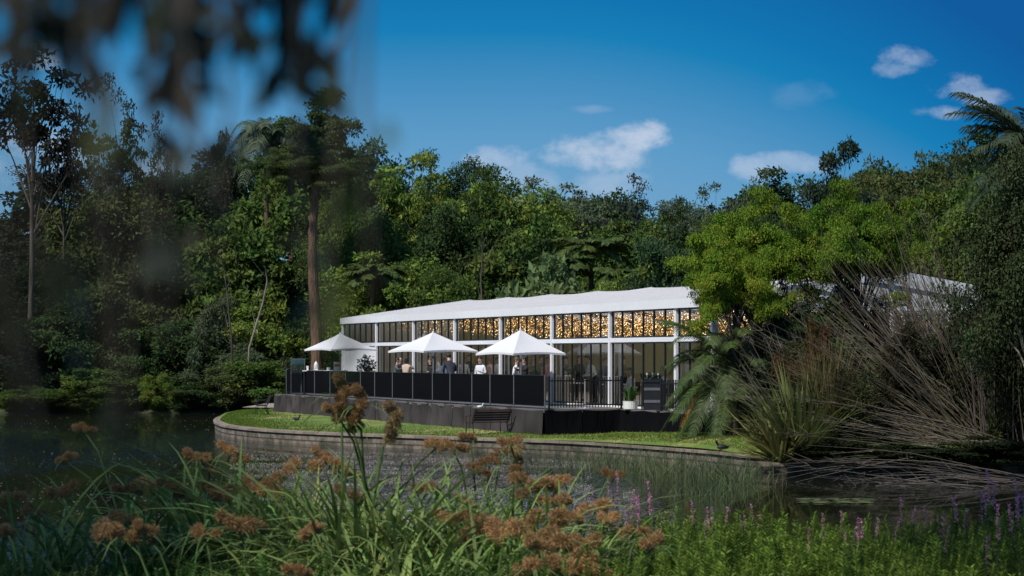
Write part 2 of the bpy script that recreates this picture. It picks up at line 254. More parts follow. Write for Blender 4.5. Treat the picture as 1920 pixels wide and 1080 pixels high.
# ------------------------------------------------------------------ helpers
def V(*a): return Vector(a)
class MB:
    def __init__(s): s.v = []; s.f = []; s.m = []; s.cur = 0
    def add(s, vs, fs):
        o = len(s.v); s.v += [tuple(p) for p in vs]
        for f in fs: s.f.append(tuple(i + o for i in f)); s.m.append(s.cur)
    def box(s, c, size, ax=None):
        ax = ax or (V(1, 0, 0), V(0, 1, 0), V(0, 0, 1)); c = Vector(c); h = [q / 2 for q in size]
        vs = [c + ax[0] * (x * h[0]) + ax[1] * (y * h[1]) + ax[2] * (z * h[2]) for z in (-1, 1) for y in (-1, 1) for x in (-1, 1)]
        s.add(vs, [(0, 2, 3, 1), (4, 5, 7, 6), (0, 1, 5, 4), (2, 6, 7, 3), (0, 4, 6, 2), (1, 3, 7, 5)]); return s
    def bbox(s, lo, hi):
        return s.box([(a + b) / 2 for a, b in zip(lo, hi)], [b - a for a, b in zip(lo, hi)])
    def beam(s, a, b, w, h, up=V(0, 0, 1)):
        a = Vector(a); b = Vector(b); d = (b - a); l = d.length; d.normalize(); x = d.cross(up)
        if x.length < 1e-4: x = V(1, 0, 0)
        x.normalize(); z = x.cross(d); return s.box((a + b) / 2, (w, l, h), (x, d, z))
    def tube(s, pts, rad, n=6, cap=True):
        pts = [Vector(p) for p in pts]
        if isinstance(rad, (int, float)): rad = [rad] * len(pts)
        vs = []; fs = []; ref = V(.31, .17, .93)
        for i, p in enumerate(pts):
            d = (pts[min(i + 1, len(pts) - 1)] - pts[max(i - 1, 0)])
            if d.length < 1e-6: d = V(0, 0, 1)
            d.normalize(); x = d.cross(ref)
            if x.length < .05: x = d.cross(V(1, 0, 0))
            x.normalize(); y = d.cross(x)
            for k in range(n):
                a = 2 * math.pi * k / n; vs.append(p + (x * math.cos(a) + y * math.sin(a)) * rad[i])
        for i in range(len(pts) - 1):
            for k in range(n): fs.append((i * n + k, i * n + (k + 1) % n, (i + 1) * n + (k + 1) % n, (i + 1) * n + k))
        if cap: fs.append(tuple(range(n))); fs.append(tuple(reversed([(len(pts) - 1) * n + k for k in range(n)])))
        s.add(vs, fs); return s
    def lathe(s, prof, c=(0, 0, 0), n=16):
        c = Vector(c); vs = []; fs = []
        for r, z in prof:
            for k in range(n):
                a = 2 * math.pi * k / n; vs.append(c + V(r * math.cos(a), r * math.sin(a), z))
        for i in range(len(prof) - 1):
            for k in range(n): fs.append((i * n + k, i * n + (k + 1) % n, (i + 1) * n + (k + 1) % n, (i + 1) * n + k))
        fs.append(tuple(reversed(range(n)))); fs.append(tuple((len(prof) - 1) * n + k for k in range(n)))
        s.add(vs, fs); return s
    def blob(s, c, r, nu=10, nv=7):
        c = Vector(c); pr = []
        vs = []; fs = []
        for j in range(nv + 1):
            t = math.pi * j / nv
            for k in range(nu):
                a = 2 * math.pi * k / nu; vs.append(c + V(r[0] * math.sin(t) * math.cos(a), r[1] * math.sin(t) * math.sin(a), -r[2] * math.cos(t)))
        for j in range(nv):
            for k in range(nu): fs.append((j * nu + k, j * nu + (k + 1) % nu, (j + 1) * nu + (k + 1) % nu, (j + 1) * nu + k))
        s.add(vs, fs); return s
    def mesh(s, name, mats, smooth=False):
        me = bpy.data.meshes.new(name); me.from_pydata(s.v, [], s.f)
        mats = mats if isinstance(mats, (list, tuple)) else [mats]
        for m in mats: me.materials.append(MATS[m])
        if len(mats) > 1: me.polygons.foreach_set('material_index', s.m)
        if smooth: me.polygons.foreach_set('use_smooth', [True] * len(me.polygons))
        me.update(); return me
def link(name, me, parent=None, col=None):
    o = bpy.data.objects.new(name, me); COL.objects.link(o)
    if parent: o.parent = parent
    if col: o.color = (*col, 1)
    return o
def part(name, mb, mat, parent, smooth=False, col=None, label=None):
    o = link(name, mb.mesh(name, mat, smooth), parent, col)
    if label: o['label'] = label
    return o
def tag(o, label, cat, group=None):
    o['label'] = label; o['category'] = cat
    if group: o['group'] = group
    return o
def thing(name, label, cat, loc=(0, 0, 0), rz=0, group=None):
    o = bpy.data.objects.new(name, None); COL.objects.link(o); o.location = loc; o.rotation_euler = (0, 0, rz); o.empty_display_size = .3
    return tag(o, label, cat, group)
def dup(root, loc, rz=0, scale=(1, 1, 1), label=None, group=None, col=None, name=None):
    r = root.copy(); COL.objects.link(r); r.location = loc; r.rotation_euler = (0, 0, rz); r.scale = scale
    if label: r['label'] = label
    if group: r['group'] = group
    if name: r.name = name
    for ch in list(root.children):
        c = ch.copy(); COL.objects.link(c); c.parent = r
        if col and not ch.get('own_colour'): c.color = (*col, 1)
        for g in ch.children:
            d = g.copy(); COL.objects.link(d); d.parent = c
            if col: d.color = (*col, 1)
    return r
def leaf_mesh(name, C, U, Nn, Ln, Wd, mat, fold=.25):
    """N leaves: base C, direction U, normal Nn, length, width"""
    n = len(C); U = U / np.linalg.norm(U, axis=1, keepdims=True)
    S = np.cross(U, Nn); S /= (np.linalg.norm(S, axis=1, keepdims=True) + 1e-9); T = np.cross(S, U)
    Ln = np.broadcast_to(np.asarray(Ln, float), (n,))[:, None]; Wd = np.broadcast_to(np.asarray(Wd, float), (n,))[:, None]
    v = np.empty((n, 4, 3), np.float32)
    v[:, 0] = C; v[:, 1] = C + U * Ln * .45 + S * Wd * .5 + T * Wd * fold; v[:, 2] = C + U * Ln - T * Ln * .12; v[:, 3] = C + U * Ln * .45 - S * Wd * .5 + T * Wd * fold
    me = bpy.data.meshes.new(name); me.vertices.add(n * 4); me.vertices.foreach_set('co', v.reshape(-1))
    me.loops.add(n * 6); me.polygons.add(n * 2)
    b = np.arange(n)[:, None] * 4; idx = np.concatenate([b + 0, b + 1, b + 2, b + 0, b + 2, b + 3], axis=1).astype(np.int32)
    me.loops.foreach_set('vertex_index', idx.reshape(-1)); me.polygons.foreach_set('loop_start', np.arange(n * 2, dtype=np.int32) * 3)
    me.materials.append(MATS[mat]); me.update(calc_edges=True); me.validate(); return me
def blade_mesh(name, blades, mat):
    """blades: list of (points, half widths, side vector); flat tapering strips"""
    vs = []; fs = []
    for pts, ws, sd in blades:
        o = len(vs); n = len(pts)
        for p, w in zip(pts, ws): vs.append(tuple(p - sd * w)); vs.append(tuple(p + sd * w))
        for i in range(n - 1): fs.append((o + 2 * i, o + 2 * i + 1, o + 2 * i + 3, o + 2 * i + 2))
    me = bpy.data.meshes.new(name); me.from_pydata(vs, [], fs); me.materials.append(MATS[mat]); me.update(); return me
def at(px, py, Y): return V((px - 960) * Y / F, Y, HC - (py - HY) * Y / F)
def onz(px, py, z): Y = (HC - z) * F / (py - HY); return V((px - 960) * Y / F, Y, z)
def sm(a, b, x): t = max(0., min(1., (x - a) / (b - a))); return t * t * (3 - 2 * t)

# ------------------------------------------------------------------ setting: water, ground, lawn, stone wall
wm = MB(); wm.add([(-160, 5, 0), (60, 5, 0), (60, 140, 0), (-160, 140, 0)], [(0, 1, 2, 3)])
o = part('water', wm, 'lake_water', None); o['kind'] = 'structure'
EDGE = [(520, 769.5), (470, 771), (440, 774), (425, 777), (413.7, 780.6), (406, 784), (402.5, 788.5), (405, 792), (417, 797), (440, 800.5), (492, 806), (620, 812.5), (755, 817), (905, 822.6), (1046, 826.5), (1149, 832.5), (1252, 840), (1355, 848), (1410, 855)]
edge = [onz(px, py, .42) for px, py in EDGE]
edge += [V(8.2, 54.0, .42), V(11, 52.5, .42), V(16, 50, .42)]
def smooth_poly(P, it=2):
    for _ in range(it):
        Q = [P[0]]
        for a, b in zip(P[:-1], P[1:]): Q += [a * .75 + b * .25, a * .25 + b * .75]
        Q.append(P[-1]); P = Q
    return P
edge = smooth_poly(edge, 2)
def lawn_z(x, y): return .43 + .08 * sm(0, 4, (y - (66 - x * 1.8))) + .24 * sm(2.2, 6.5, x) * sm(0, 4, (y - (67 - x * 1.9))) + .15 * sm(100, 112, y)
def build_lawn():
    poly = [Vector((p.x, p.y)) for p in edge] + [Vector(q) for q in ((16, 46), (60, 46), (60, 125), (-13, 125), (-13, 112), (-9, 108))]
    xs = [p.x for p in poly]; pts = list(poly)
    nb = len(poly)
    for i in range(-14, 60, 1):
        for j in range(46, 124, 1): pts.append(Vector((i + .5 + random.uniform(-.2, .2), j + random.uniform(-.2, .2))))
    vv, ee, ff, _, _, _ = geometry.delaunay_2d_cdt(pts, [], [list(range(nb))], 1, 1e-4)
    mb = MB(); mb.add([(v.x, v.y, lawn_z(v.x, v.y)) for v in vv], [tuple(f) for f in ff])
    o = part('lawn', mb, 'lawn', None, smooth=True); o['kind'] = 'structure'
build_lawn()
def build_ground():
    xs = np.concatenate([np.linspace(-900, -70, 14), np.linspace(-66, 66, 67), np.linspace(70, 900, 14)])
    ys = np.concatenate([np.linspace(-300, -10, 8), np.linspace(-6, 200, 104), np.linspace(220, 1500, 16)])
    def h(x, y):
        near = 1.35 * (1 - sm(15, 23, y - .03 * x)) - 1.1 * sm(15, 23, y)
        if x > 13: near = max(near, -.3 + 1.0 * sm(13, 20, x) * (1 - sm(44, 50, y)) )
        far = 0.0
        if y > 100: far = 1.45 * sm(108.5, 113, y) - .0 + 5.0 * sm(120, 175, y) + 6 * sm(170, 300, y)
        z = near + far
        if x < -60: z += 1.5 * sm(60, 75, -x)
        if x > 62: z = max(z, .3)
        if y < 100 and y > 46 and x > 17: z = .2
        return z + .1 * math.sin(x * .9) * math.sin(y * .7)
    vs = [(x, y, h(x, y)) for y in ys for x in xs]; nx = len(xs)
    fs = [(j * nx + i, j * nx + i + 1, (j + 1) * nx + i + 1, (j + 1) * nx + i) for j in range(len(ys) - 1) for i in range(nx - 1)]
    mb = MB(); mb.add(vs, fs); o = part('ground', mb, 'forest_floor', None, smooth=True); o['kind'] = 'structure'
build_ground()
def wall_strip(name, prof, mat, parent):
    """sweep profile (outward offset, z) along the lawn edge; uv in metres"""
    vs = []; fs = []; uvs = []; L = 0; n = len(prof); acc = [0]
    for i in range(1, n): acc.append(acc[-1] + math.hypot(prof[i][0] - prof[i - 1][0], prof[i][1] - prof[i - 1][1]))
    for i, p in enumerate(edge):
        if i: L += (p - edge[i - 1]).length
        d = edge[min(i + 1, len(edge) - 1)] - edge[max(i - 1, 0)]; d.z = 0; d.normalize(); nn = V(d.y, -d.x, 0)   # outward = right of travel?
        if True: nn = V(d.y, -d.x, 0)
        for off, z in prof: vs.append(V(p.x, p.y, 0) - nn * (-off) + V(0, 0, z)); uvs.append(L)
    for i in range(len(edge) - 1):
        for k in range(n - 1): fs.append((i * n + k, (i + 1) * n + k, (i + 1) * n + k + 1, i * n + k + 1))
    me = bpy.data.meshes.new(name); me.from_pydata([tuple(v) for v in vs], [], fs); me.materials.append(MATS[mat]); uvl = me.uv_layers.new(name='UVMap')
    for pl in me.polygons:
        for li in pl.loop_indices:
            vi = me.loops[li].vertex_index; uvl.data[li].uv = (uvs[vi], acc[vi % n])
    me.update(); return link(name, me, parent)
# outward test: the polyline runs from the back of the spit round its nose and along the front; water is on its left... checked by sign
dd = edge[40] - edge[39]; side = 1 if V(dd.y, -dd.x, 0).y < 0 else -1
w = thing('stone_wall', 'low curved wall of stone blocks holding the lawn above the lake', 'wall', (0, 0, 0))
wall_strip('stone_face', [(side * .0, -1.0), (side * .0, .10), (side * .015, .12), (side * 0.0, .355)], 'stone_wall', w)
wall_strip('coping', [(side * .0, .35), (side * .07, .352), (side * .075, .43), (side * -.32, .445), (side * -.33, .3)], 'stone_coping', w)
pm = MB(); pm.add([(-13.6, 103, .53), (-9.5, 101.5, .53), (-8.0, 106, .56), (-13, 111, .6)], [(0, 1, 2, 3)])
pth = link('path', pm.mesh('path', 'gravel')); pth['kind'] = 'structure'

# ------------------------------------------------------------------ pavilion frame of reference
BAY = 4.96; O = V(-8.06, 98.2, 1.34); RZ = math.atan2(-.922, .386); UX, UY = .3862, -.9224
def loc2w(x, y, z=0): return V(O.x + UX * x - UY * y, O.y + UY * x + UX * y, O.z + z)
def lx(px, y):
    a = (px - 960) / F; return (a * (O.y + UX * y) - O.x + UY * y) / (UX - a * UY)
EV, TR, RG = 3.30, 2.30, 4.52; WID = 13.0; NB = 7.5; LEN = NB * BAY
pav = thing('pavilion', 'long white glass-walled marquee with pale pitched fabric roof on the lawn', 'marquee', O, RZ)
# roof: fabric sagging between the frames
def build_roof():
    nx = 120; ny = 16; vs = []; fs = []
    for i in range(nx + 1):
        x = -.12 + (LEN + .30) * i / nx; ph = (x / BAY) % 1.0
        sag = math.sin(math.pi * ph) ** .8 * .055
        for j in range(2 * ny + 1):
            t = j / ny - 1; y = WID / 2 + t * (WID / 2 + .12); s = 1 - abs(t)
            z = EV + .26 + (RG - EV - .26) * s - sag * math.sin(math.pi * min(1, s * 1.0 + .0) * .5) ** 1.0 * (.25 + .75 * s)
            vs.append((x, y, z))
    n = 2 * ny + 1
    for i in range(nx):
        for j in range(2 * ny): fs.append((i * n + j, (i + 1) * n + j, (i + 1) * n + j + 1, i * n + j + 1))
    mb = MB(); mb.add(vs, fs); r = part('roof', mb, 'roof_fabric', pav, smooth=True)
    # keder seams over each frame and low battens along
    sm_ = MB()
    for k in list(range(8)) + [7.5]:
        x = k * BAY if k < 7.5 else LEN + .1
        for sg in (-1, 1):
            sm_.beam((x, WID / 2 + sg * (WID / 2 + .1), EV + .262), (x, WID / 2, RG + .004), .05, .02)
    part('roof_seam', sm_, 'white_paint', r)
    g = MB()
    for x in (-.09, LEN + .16):
        for sg in (-1, 1):
            g = MB(); g.beam((x, WID / 2 + sg * (WID / 2 + .13), EV + .15), (x, WID / 2, RG - .11), .06, .26); part('gable_fascia', g, 'white_paint', pav)
    f = MB()
    for y in (-.13, WID + .13): f.bbox((-.12, y - .035, EV + .0), (LEN + .16, y + .035, EV + .285))
    part('fascia', f, 'white_paint', pav)
    c = MB(); c.beam((0, .1, EV + .05), (0, WID / 2, RG - .25), .1, .14)
    for k in range(8):
        for sg in (-1, 1): c.beam((k * BAY, WID / 2 + sg * (WID / 2 - .1), EV + .12), (k * BAY, WID / 2, RG - .2), .10, .16)
    part('rafter_frame', c, 'grey_metal', pav)
build_roof()
for k in list(range(8)) + [NB]:
    x = k * BAY
    for y in (0, WID):
        c = MB(); c.bbox((x - .07, y - .1, 0.0), (x + .07, y + .1, EV + .0)); c.bbox((x - .12, y - .15, 0.0), (x + .12, y + .15, .03)); part('column', c, 'white_paint', pav)
for y in (0, WID):
    t = MB()
    for k in range(8):
        x0, x1 = k * BAY + .07, min((k + 1) * BAY, LEN) - .07
        t.bbox((x0, y - .07, TR - .075), (x1, y + .07, TR + .075)); t.bbox((x0, y - .06, 0.0), (x1, y + .06, .06))
    part('transom', t, 'white_paint', pav)
# front and rear glazing, one window per bay and level
for side_y in (0, WID):
    for k in range(8):
        x0, x1 = k * BAY + .07, min((k + 1) * BAY, LEN) - .07
        nleaf = 6 if x1 - x0 > 3 else 3
        solid = (side_y == 0 and k == 0)
        for z0, z1, lev in ((.06, TR - .075, 0), (TR + .075, EV, 1)):
            fr = MB(); wdt = .036
            if solid and lev == 0:
                p = MB(); p.bbox((x0, -.03, z0), (x1, .03, z1)); part('solid_panel', p, 'white_panel', pav); continue
            # white jamb standing just behind each column
            for i in range(nleaf + 1):
                xx = x0 + (x1 - x0) * i / nleaf
                if i in (0, nleaf): xx += .06 if i == 0 else -.06
                fr.bbox((xx - wdt / 2, side_y - .03, z0 + .05), (xx + wdt / 2, side_y + .035, z1 - .05))
            fr.bbox((x0 + .04, side_y - .05, z0), (x1 - .04, side_y + .05, z0 + .05)); fr.bbox((x0 + .04, side_y - .05, z1 - .05), (x1 - .04, side_y + .05, z1))
            wn = part('window', fr, 'black_metal', pav)
            gl = MB(); gl.add([(x0, side_y, z0), (x1, side_y, z0), (x1, side_y, z1), (x0, side_y, z1)], [(0, 1, 2, 3)]); part('pane', gl, 'glass', wn)
            if side_y == 0 and lev == 0:
                jb = MB(); jb.bbox((x0 + .30, .09, z0), (x0 + .36, .19, z1)); part('jamb', jb, 'white_paint', wn)
# near gable: glazed, with white mullions
gf = MB()
for i in range(1, 6):
    y = WID * i / 6; h = EV + (RG - EV) * (1 - abs(y / (WID / 2) - 1)) - .1
    gf.bbox((LEN - .05, y - .06, 0), (LEN + .05, y + .06, h))
gf.bbox((LEN - .04, .1, TR - .07), (LEN + .04, WID - .1, TR + .07)); gf.bbox((LEN - .045, .1, EV - .07), (LEN + .045, WID - .1, EV + .07))
g = part('gable_frame', gf, 'white_paint', pav)
gg = MB(); gg.add([(LEN, .1, 0), (LEN, WID - .1, 0), (LEN, WID - .1, EV), (LEN, WID / 2, RG - .1), (LEN, .1, EV)], [(0, 1, 2, 3, 4)]); part('gable_pane', gg, 'glass', g)
# far end: pleated curtains hung inside a solid wall
def curtain(y0, y1, mat):
    vs = []; fs = []; n = int((y1 - y0) / .05)
    for i in range(n + 1):
        y = y0 + (y1 - y0) * i / n; x = .35 + .08 * math.sin(i * 1.15) + .03 * math.sin(i * .37)
        top = EV + (RG - EV) * (1 - abs(y / (WID / 2) - 1)) - .3
        vs += [(x, y, .03), (x, y, top)]
    for i in range(n): fs.append((2 * i, 2 * i + 2, 2 * i + 3, 2 * i + 1))
    mb = MB(); mb.add(vs, fs); part('curtain', mb, mat, pav, smooth=True)
curtain(.15, 5.6, 'curtain_beige'); curtain(5.65, 12.8, 'curtain_brown')
ew = MB(); ew.add([(.02, 0, 0), (.02, WID, 0), (.02, WID, EV), (.02, WID / 2, RG - .1), (.02, 0, EV), (-.05, 0, 0), (-.05, WID, 0), (-.05, WID, EV), (-.05, WID / 2, RG - .1), (-.05, 0, EV)], [(0, 1, 2, 3, 4), (9, 8, 7, 6, 5), (0, 5, 6, 1), (1, 6, 7, 2), (0, 4, 9, 5)])
part('end_wall', ew, 'roof_fabric', pav)
fl = MB(); fl.bbox((-.05, -.1, -.25), (LEN + .1, WID + .1, 0)); part('floor', fl, 'timber_floor', pav)
# rear curtain half drawn
rc = MB(); vs = []; fs = []
for i in range(400):
    x = .6 + i * .055; vs += [(x, WID - .35 + .06 * math.sin(i * 1.2), .03), (x, WID - .35 + .06 * math.sin(i * 1.2), EV - .05)]
for i in range(399): fs.append((2 * i, 2 * i + 2, 2 * i + 3, 2 * i + 1))
rc.add(vs, fs); part('curtain', rc, 'curtain_brown', pav, smooth=True)
# fairy-light curtains under the ceiling, one net per bay
rng = random.Random(3)
for k in range(7):
    x0 = (k + .0) * BAY + .4; x1 = x0 + BAY - .5; dens = (160, 640, 860, 950, 1000, 1000, 700)[k]
    if k == 6: x1 += 2.4
    t = thing('fairy_light_net', ('few warm fairy lights behind the clerestory just right of the solid end panel', 'loose net of warm fairy lights behind the second glazed bay from the left end',
        'golden fairy light net behind the clerestory above the middle parasol', 'golden fairy light net behind the clerestory left of the tallest-looking right parasol peak', 'dense golden fairy light net above the right end of the black screens',
        'dense golden fairy light net above the picket railing', 'dense golden fairy light net above the potted plant and palm')[k], 'fairy lights', loc2w(x0, 3, 0), RZ, 'fairy light nets hung under the marquee roof')
    wires = MB(); a = MB(); b2 = MB()
    for wv in range(10):
        yy = -1.6 + wv * 1.0 ; wires.tube([(0, yy, 3.42), (x1 - x0, yy, 3.42)], .006, 3)
    for i in range(dens):
        x = rng.uniform(0, x1 - x0); yy = -1.6 + rng.randrange(10) * 1.0 + rng.uniform(-.3, .3); z = 3.46 - rng.random() * min(1.02, .52 + .14 * k); r = rng.uniform(.010, .021)
        tgt = b2 if rng.random() < .3 else a
        vs = [(x + r, yy, z), (x, yy + r, z), (x - r, yy, z), (x, yy - r, z), (x, yy, z + r), (x, yy, z - r)]
        tgt.add(vs, [(0, 1, 4), (1, 2, 4), (2, 3, 4), (3, 0, 4), (1, 0, 5), (2, 1, 5), (3, 2, 5), (0, 3, 5)])
    part('wire', wires, 'black_metal', t)
    for nm, q, mt in (('amber_bulbs', a, 'bulb_glow'), ('bright_bulbs', b2, 'bulb_white')):
        if q.v: part(nm, q, mt, t)['kind'] = 'stuff'

# ------------------------------------------------------------------ deck with cloth skirt
DX0, DX1, DY0, DY1, DX2 = .58, 32.2, -3.6, -.85, 37.6
deck = thing('deck', 'raised timber terrace in front of the marquee hung with cloth', 'deck', O, RZ)
d = MB(); d.bbox((DX0, DY0, -.10), (DX1, -.12, -.005)); part('deck_floor', d, 'deck_boards', deck)
d = MB(); d.bbox((DX1, DY1, -.10), (DX2, -.12, -.005)); part('deck_floor', d, 'deck_boards', deck)
d = MB(); d.bbox((LEN + .1, -.12, -.10), (LEN + 6.0, 12.0, -.005)); part('deck_floor', d, 'deck_boards', deck)
def skirt(p0, p1, mat, seed, bulge=.05, ztop=-.02, zb=None, label=None):
    """cloth hung from p0 to p1 (local xy) with soft folds, reaching the grass"""
    rg = random.Random(seed); p0 = Vector(p0); p1 = Vector(p1); d = p1 - p0; L = d.length; d.normalize(); nn = Vector((d.y, -d.x))
    n = max(8, int(L / .06)); m = 12; vs = []; fs = []
    fr = [(rg.uniform(1.2, 5), rg.uniform(0, 6), rg.uniform(.3, 1), rg.uniform(-1.5, 1.5)) for _ in range(5)]
    for i in range(n + 1):
        s = L * i / n; q = p0 + d * s; ww = loc2w(q.x, q.y)
        zbot = (zb if zb is not None else lawn_z(ww.x, ww.y) - O.z - .02)
        for j in range(m + 1):
            t = j / m; off = bulge * (.25 + t) * sum(a * math.sin(f * s + p + sh * t * 2) for f, p, a, sh in fr) / 2.0
            edgef = math.sin(math.pi * i / n) ** .3; off = off * edgef + .05 * t * t
            r = q + nn * (off + .02); vs.append((r.x, r.y, ztop + (zbot - ztop) * t - (.035 * math.sin(math.pi * i / n) if j == 0 else 0)))
    for i in range(n):
        for j in range(m): a = i * (m + 1) + j; fs.append((a, a + 1, a + m + 2, a + m + 1))
    mb = MB(); mb.add(vs, fs); part('skirt_cloth', mb, mat, deck, smooth=True, label=label)
rg = random.Random(5); x = DX0; q = 0
while x < DX1 - .2:
    L = rg.uniform(1.7, 2.3); x2 = min(x + L, DX1)
    if DX1 - x2 < .8: x2 = DX1
    skirt((x, DY0), (x2 - .05, DY0), ('skirt_grey', 'skirt_grey_pale', 'skirt_grey', 'skirt_grey_dark')[(q * 5 + q // 3) % 4], q, .16); x = x2; q += 1
for i in range(2): a = DY0 + (DY1 - DY0) * i / 2; skirt((DX1 + .01, a), (DX1 + .01, a + (DY1 - DY0) / 2 - .02), 'skirt_black', 50 + i, .06, label='black side cloth with shallow folds')
for i in range(3): a = DX1 + (DX2 - DX1) * i / 3; skirt((a + .02, DY1), (a + (DX2 - DX1) / 3, DY1), 'skirt_black', 60 + i, .03)
skirt((DX2, DY1), (DX2, 0), 'skirt_black', 70, .03); skirt((LEN + .1, -.12), (LEN + 6.0, -.12), 'skirt_black', 71, .04)
skirt((DX0, 0), (DX0, DY0), 'skirt_grey', 72, .04)
# little white feet pads seen under the barriers belong to the barriers

# ------------------------------------------------------------------ black screens along the deck front
posts = [533, 537, 565, 590, 619, 648, 676, 702.8, 736, 774, 811, 844, 885, 919, 963.5, 1021.5]
px_ = posts[1:]
xs_ = [lx(p, DY0 + .18) for p in px_]
BH = 1.13
desc = ['at far left end of deck', 'second from the left end of the row', 'under the left parasol, left half', 'below the red and white box', 'below the pole of the left parasol',
        'in front of the dark flowering shrub', 'just left of the couple in jackets', 'in front of the couple in jackets', 'under the left half of the middle parasol', 'below the peak of the middle parasol',
        'in front of the man in the dark suit', 'between the middle and right parasols', 'below the left half of the right parasol', 'next to the picket railing at the deck corner']
for i in range(len(xs_) - 1):
    a, b = xs_[i], xs_[i + 1]; L = b - a
    t = thing('screen_barrier', 'black fabric screen on a slim frame, ' + desc[i], 'barrier', loc2w(a, DY0 + .18), RZ, 'black windbreak screens along the deck edge')
    p = MB(); n = 10
    vs = []; fs = []
    for k in range(n + 1):
        xx = .03 + (L - .06) * k / n
        for j in range(5): vs.append((xx, -.012 * math.sin(math.pi * k / n) * math.sin(math.pi * j / 4) * (1 + (i % 3)), .10 + (BH - .12) * j / 4 - (.012 * math.sin(math.pi * k / n) if j == 4 else 0)))
    for k in range(n):
        for j in range(4): q = k * 5 + j; fs.append((q, q + 5, q + 6, q + 1))
    p.add(vs, fs); part('screen_cloth', p, 'black_fabric', t)
    f = MB(); f.tube([(0, 0, .02), (0, 0, BH)], .022, 8); f.blob((0, 0, BH + .015), (.028, .028, .028), 8, 6); part('post', f, 'grey_metal', t)
    if i == len(xs_) - 2: f = MB(); f.tube([(L, 0, .02), (L, 0, BH)], .022, 8); part('post', f, 'grey_metal', t)
    for zq in (BH - .02, .1): f = MB(); f.tube([(0, 0, zq), (L, 0, zq)], .013, 6); part('rail', f, 'dark_metal', t)
    f = MB(); f.bbox((-.04, -.28, .0), (.04, .28, .018)); f.bbox((-.16, -.05, .0), (.16, .05, .014)); part('foot', f, 'dark_metal', t)
# side screen turning the far left corner
t = thing('screen_barrier', 'short black fabric screen turning the left end corner of the deck', 'barrier', loc2w(xs_[0] - .1, DY0 + .2), RZ + R(90), 'black windbreak screens along the deck edge')
p = MB(); p.bbox((.0, -.01, .1), (1.6, .01, BH)); part('screen_cloth', p, 'black_fabric', t); f = MB(); f.tube([(1.6, 0, 0), (1.6, 0, BH)], .022, 8); part('post', f, 'grey_metal', t)

def railing(label, x0, y0, x1, y1, h=1.06, step=.105):
    L = math.hypot(x1 - x0, y1 - y0); t = thing('railing', label, 'railing', loc2w(x0, y0), RZ + math.atan2(y1 - y0, x1 - x0))
    p = MB(); n = int(L / step)
    for i in range(1, n): xx = L * i / n; p.bbox((xx - .013, -.013, .05), (xx + .013, .013, h)); 
    o = part('pickets', p, 'black_metal', t)
    for z in (.14, h - .12): r = MB(); r.bbox((0, -.02, z - .022), (L, .02, z + .022)); part('rail', r, 'black_metal', t)
    np_ = 2 if L < 3.4 else 3
    for i in range(np_):
        xx = L * i / (np_ - 1); q = MB(); q.bbox((xx - .028, -.03, 0), (xx + .028, .03, h + .03)); q.bbox((xx - .12, -.16, 0), (xx + .12, .16, .012)); part('post', q, 'black_metal', t)
railing('black metal picket railing between the screens and the potted plant', DX1 - .1, DY0 + .22, DX1 - .1, DY1 + .1)
railing('short black picket railing right of the black serving stand', lx(1240, DY1 + .1), DY1 + .1, DX2 - .05, DY1 + .1, 1.0)
# low black mesh fence panels beyond the palm
lowf = thing('low_fence', 'low black fence panels in the shade below the palm', 'fence', (6.3, 62.9, .68), R(12))
for i in range(3):
    f = MB(); x0 = i * 1.3
    f.beam((x0, 0, 0), (x0, 0, .85), .04, .04, V(0, 1, 0)); f.beam((x0 + 1.25, 0, 0), (x0 + 1.25, 0, .85), .04, .04, V(0, 1, 0)); f.bbox((x0 + .02, -.02, .78), (x0 + 1.23, .02, .82)); f.bbox((x0 + .02, -.02, .1), (x0 + 1.23, .02, .14)); part('fence_frame', f, 'dark_metal', lowf)
    f = MB(); f.bbox((x0 + .02, .024, .1), (x0 + 1.23, .03, .85)); part('fence_cloth', f, 'black_fabric', lowf)

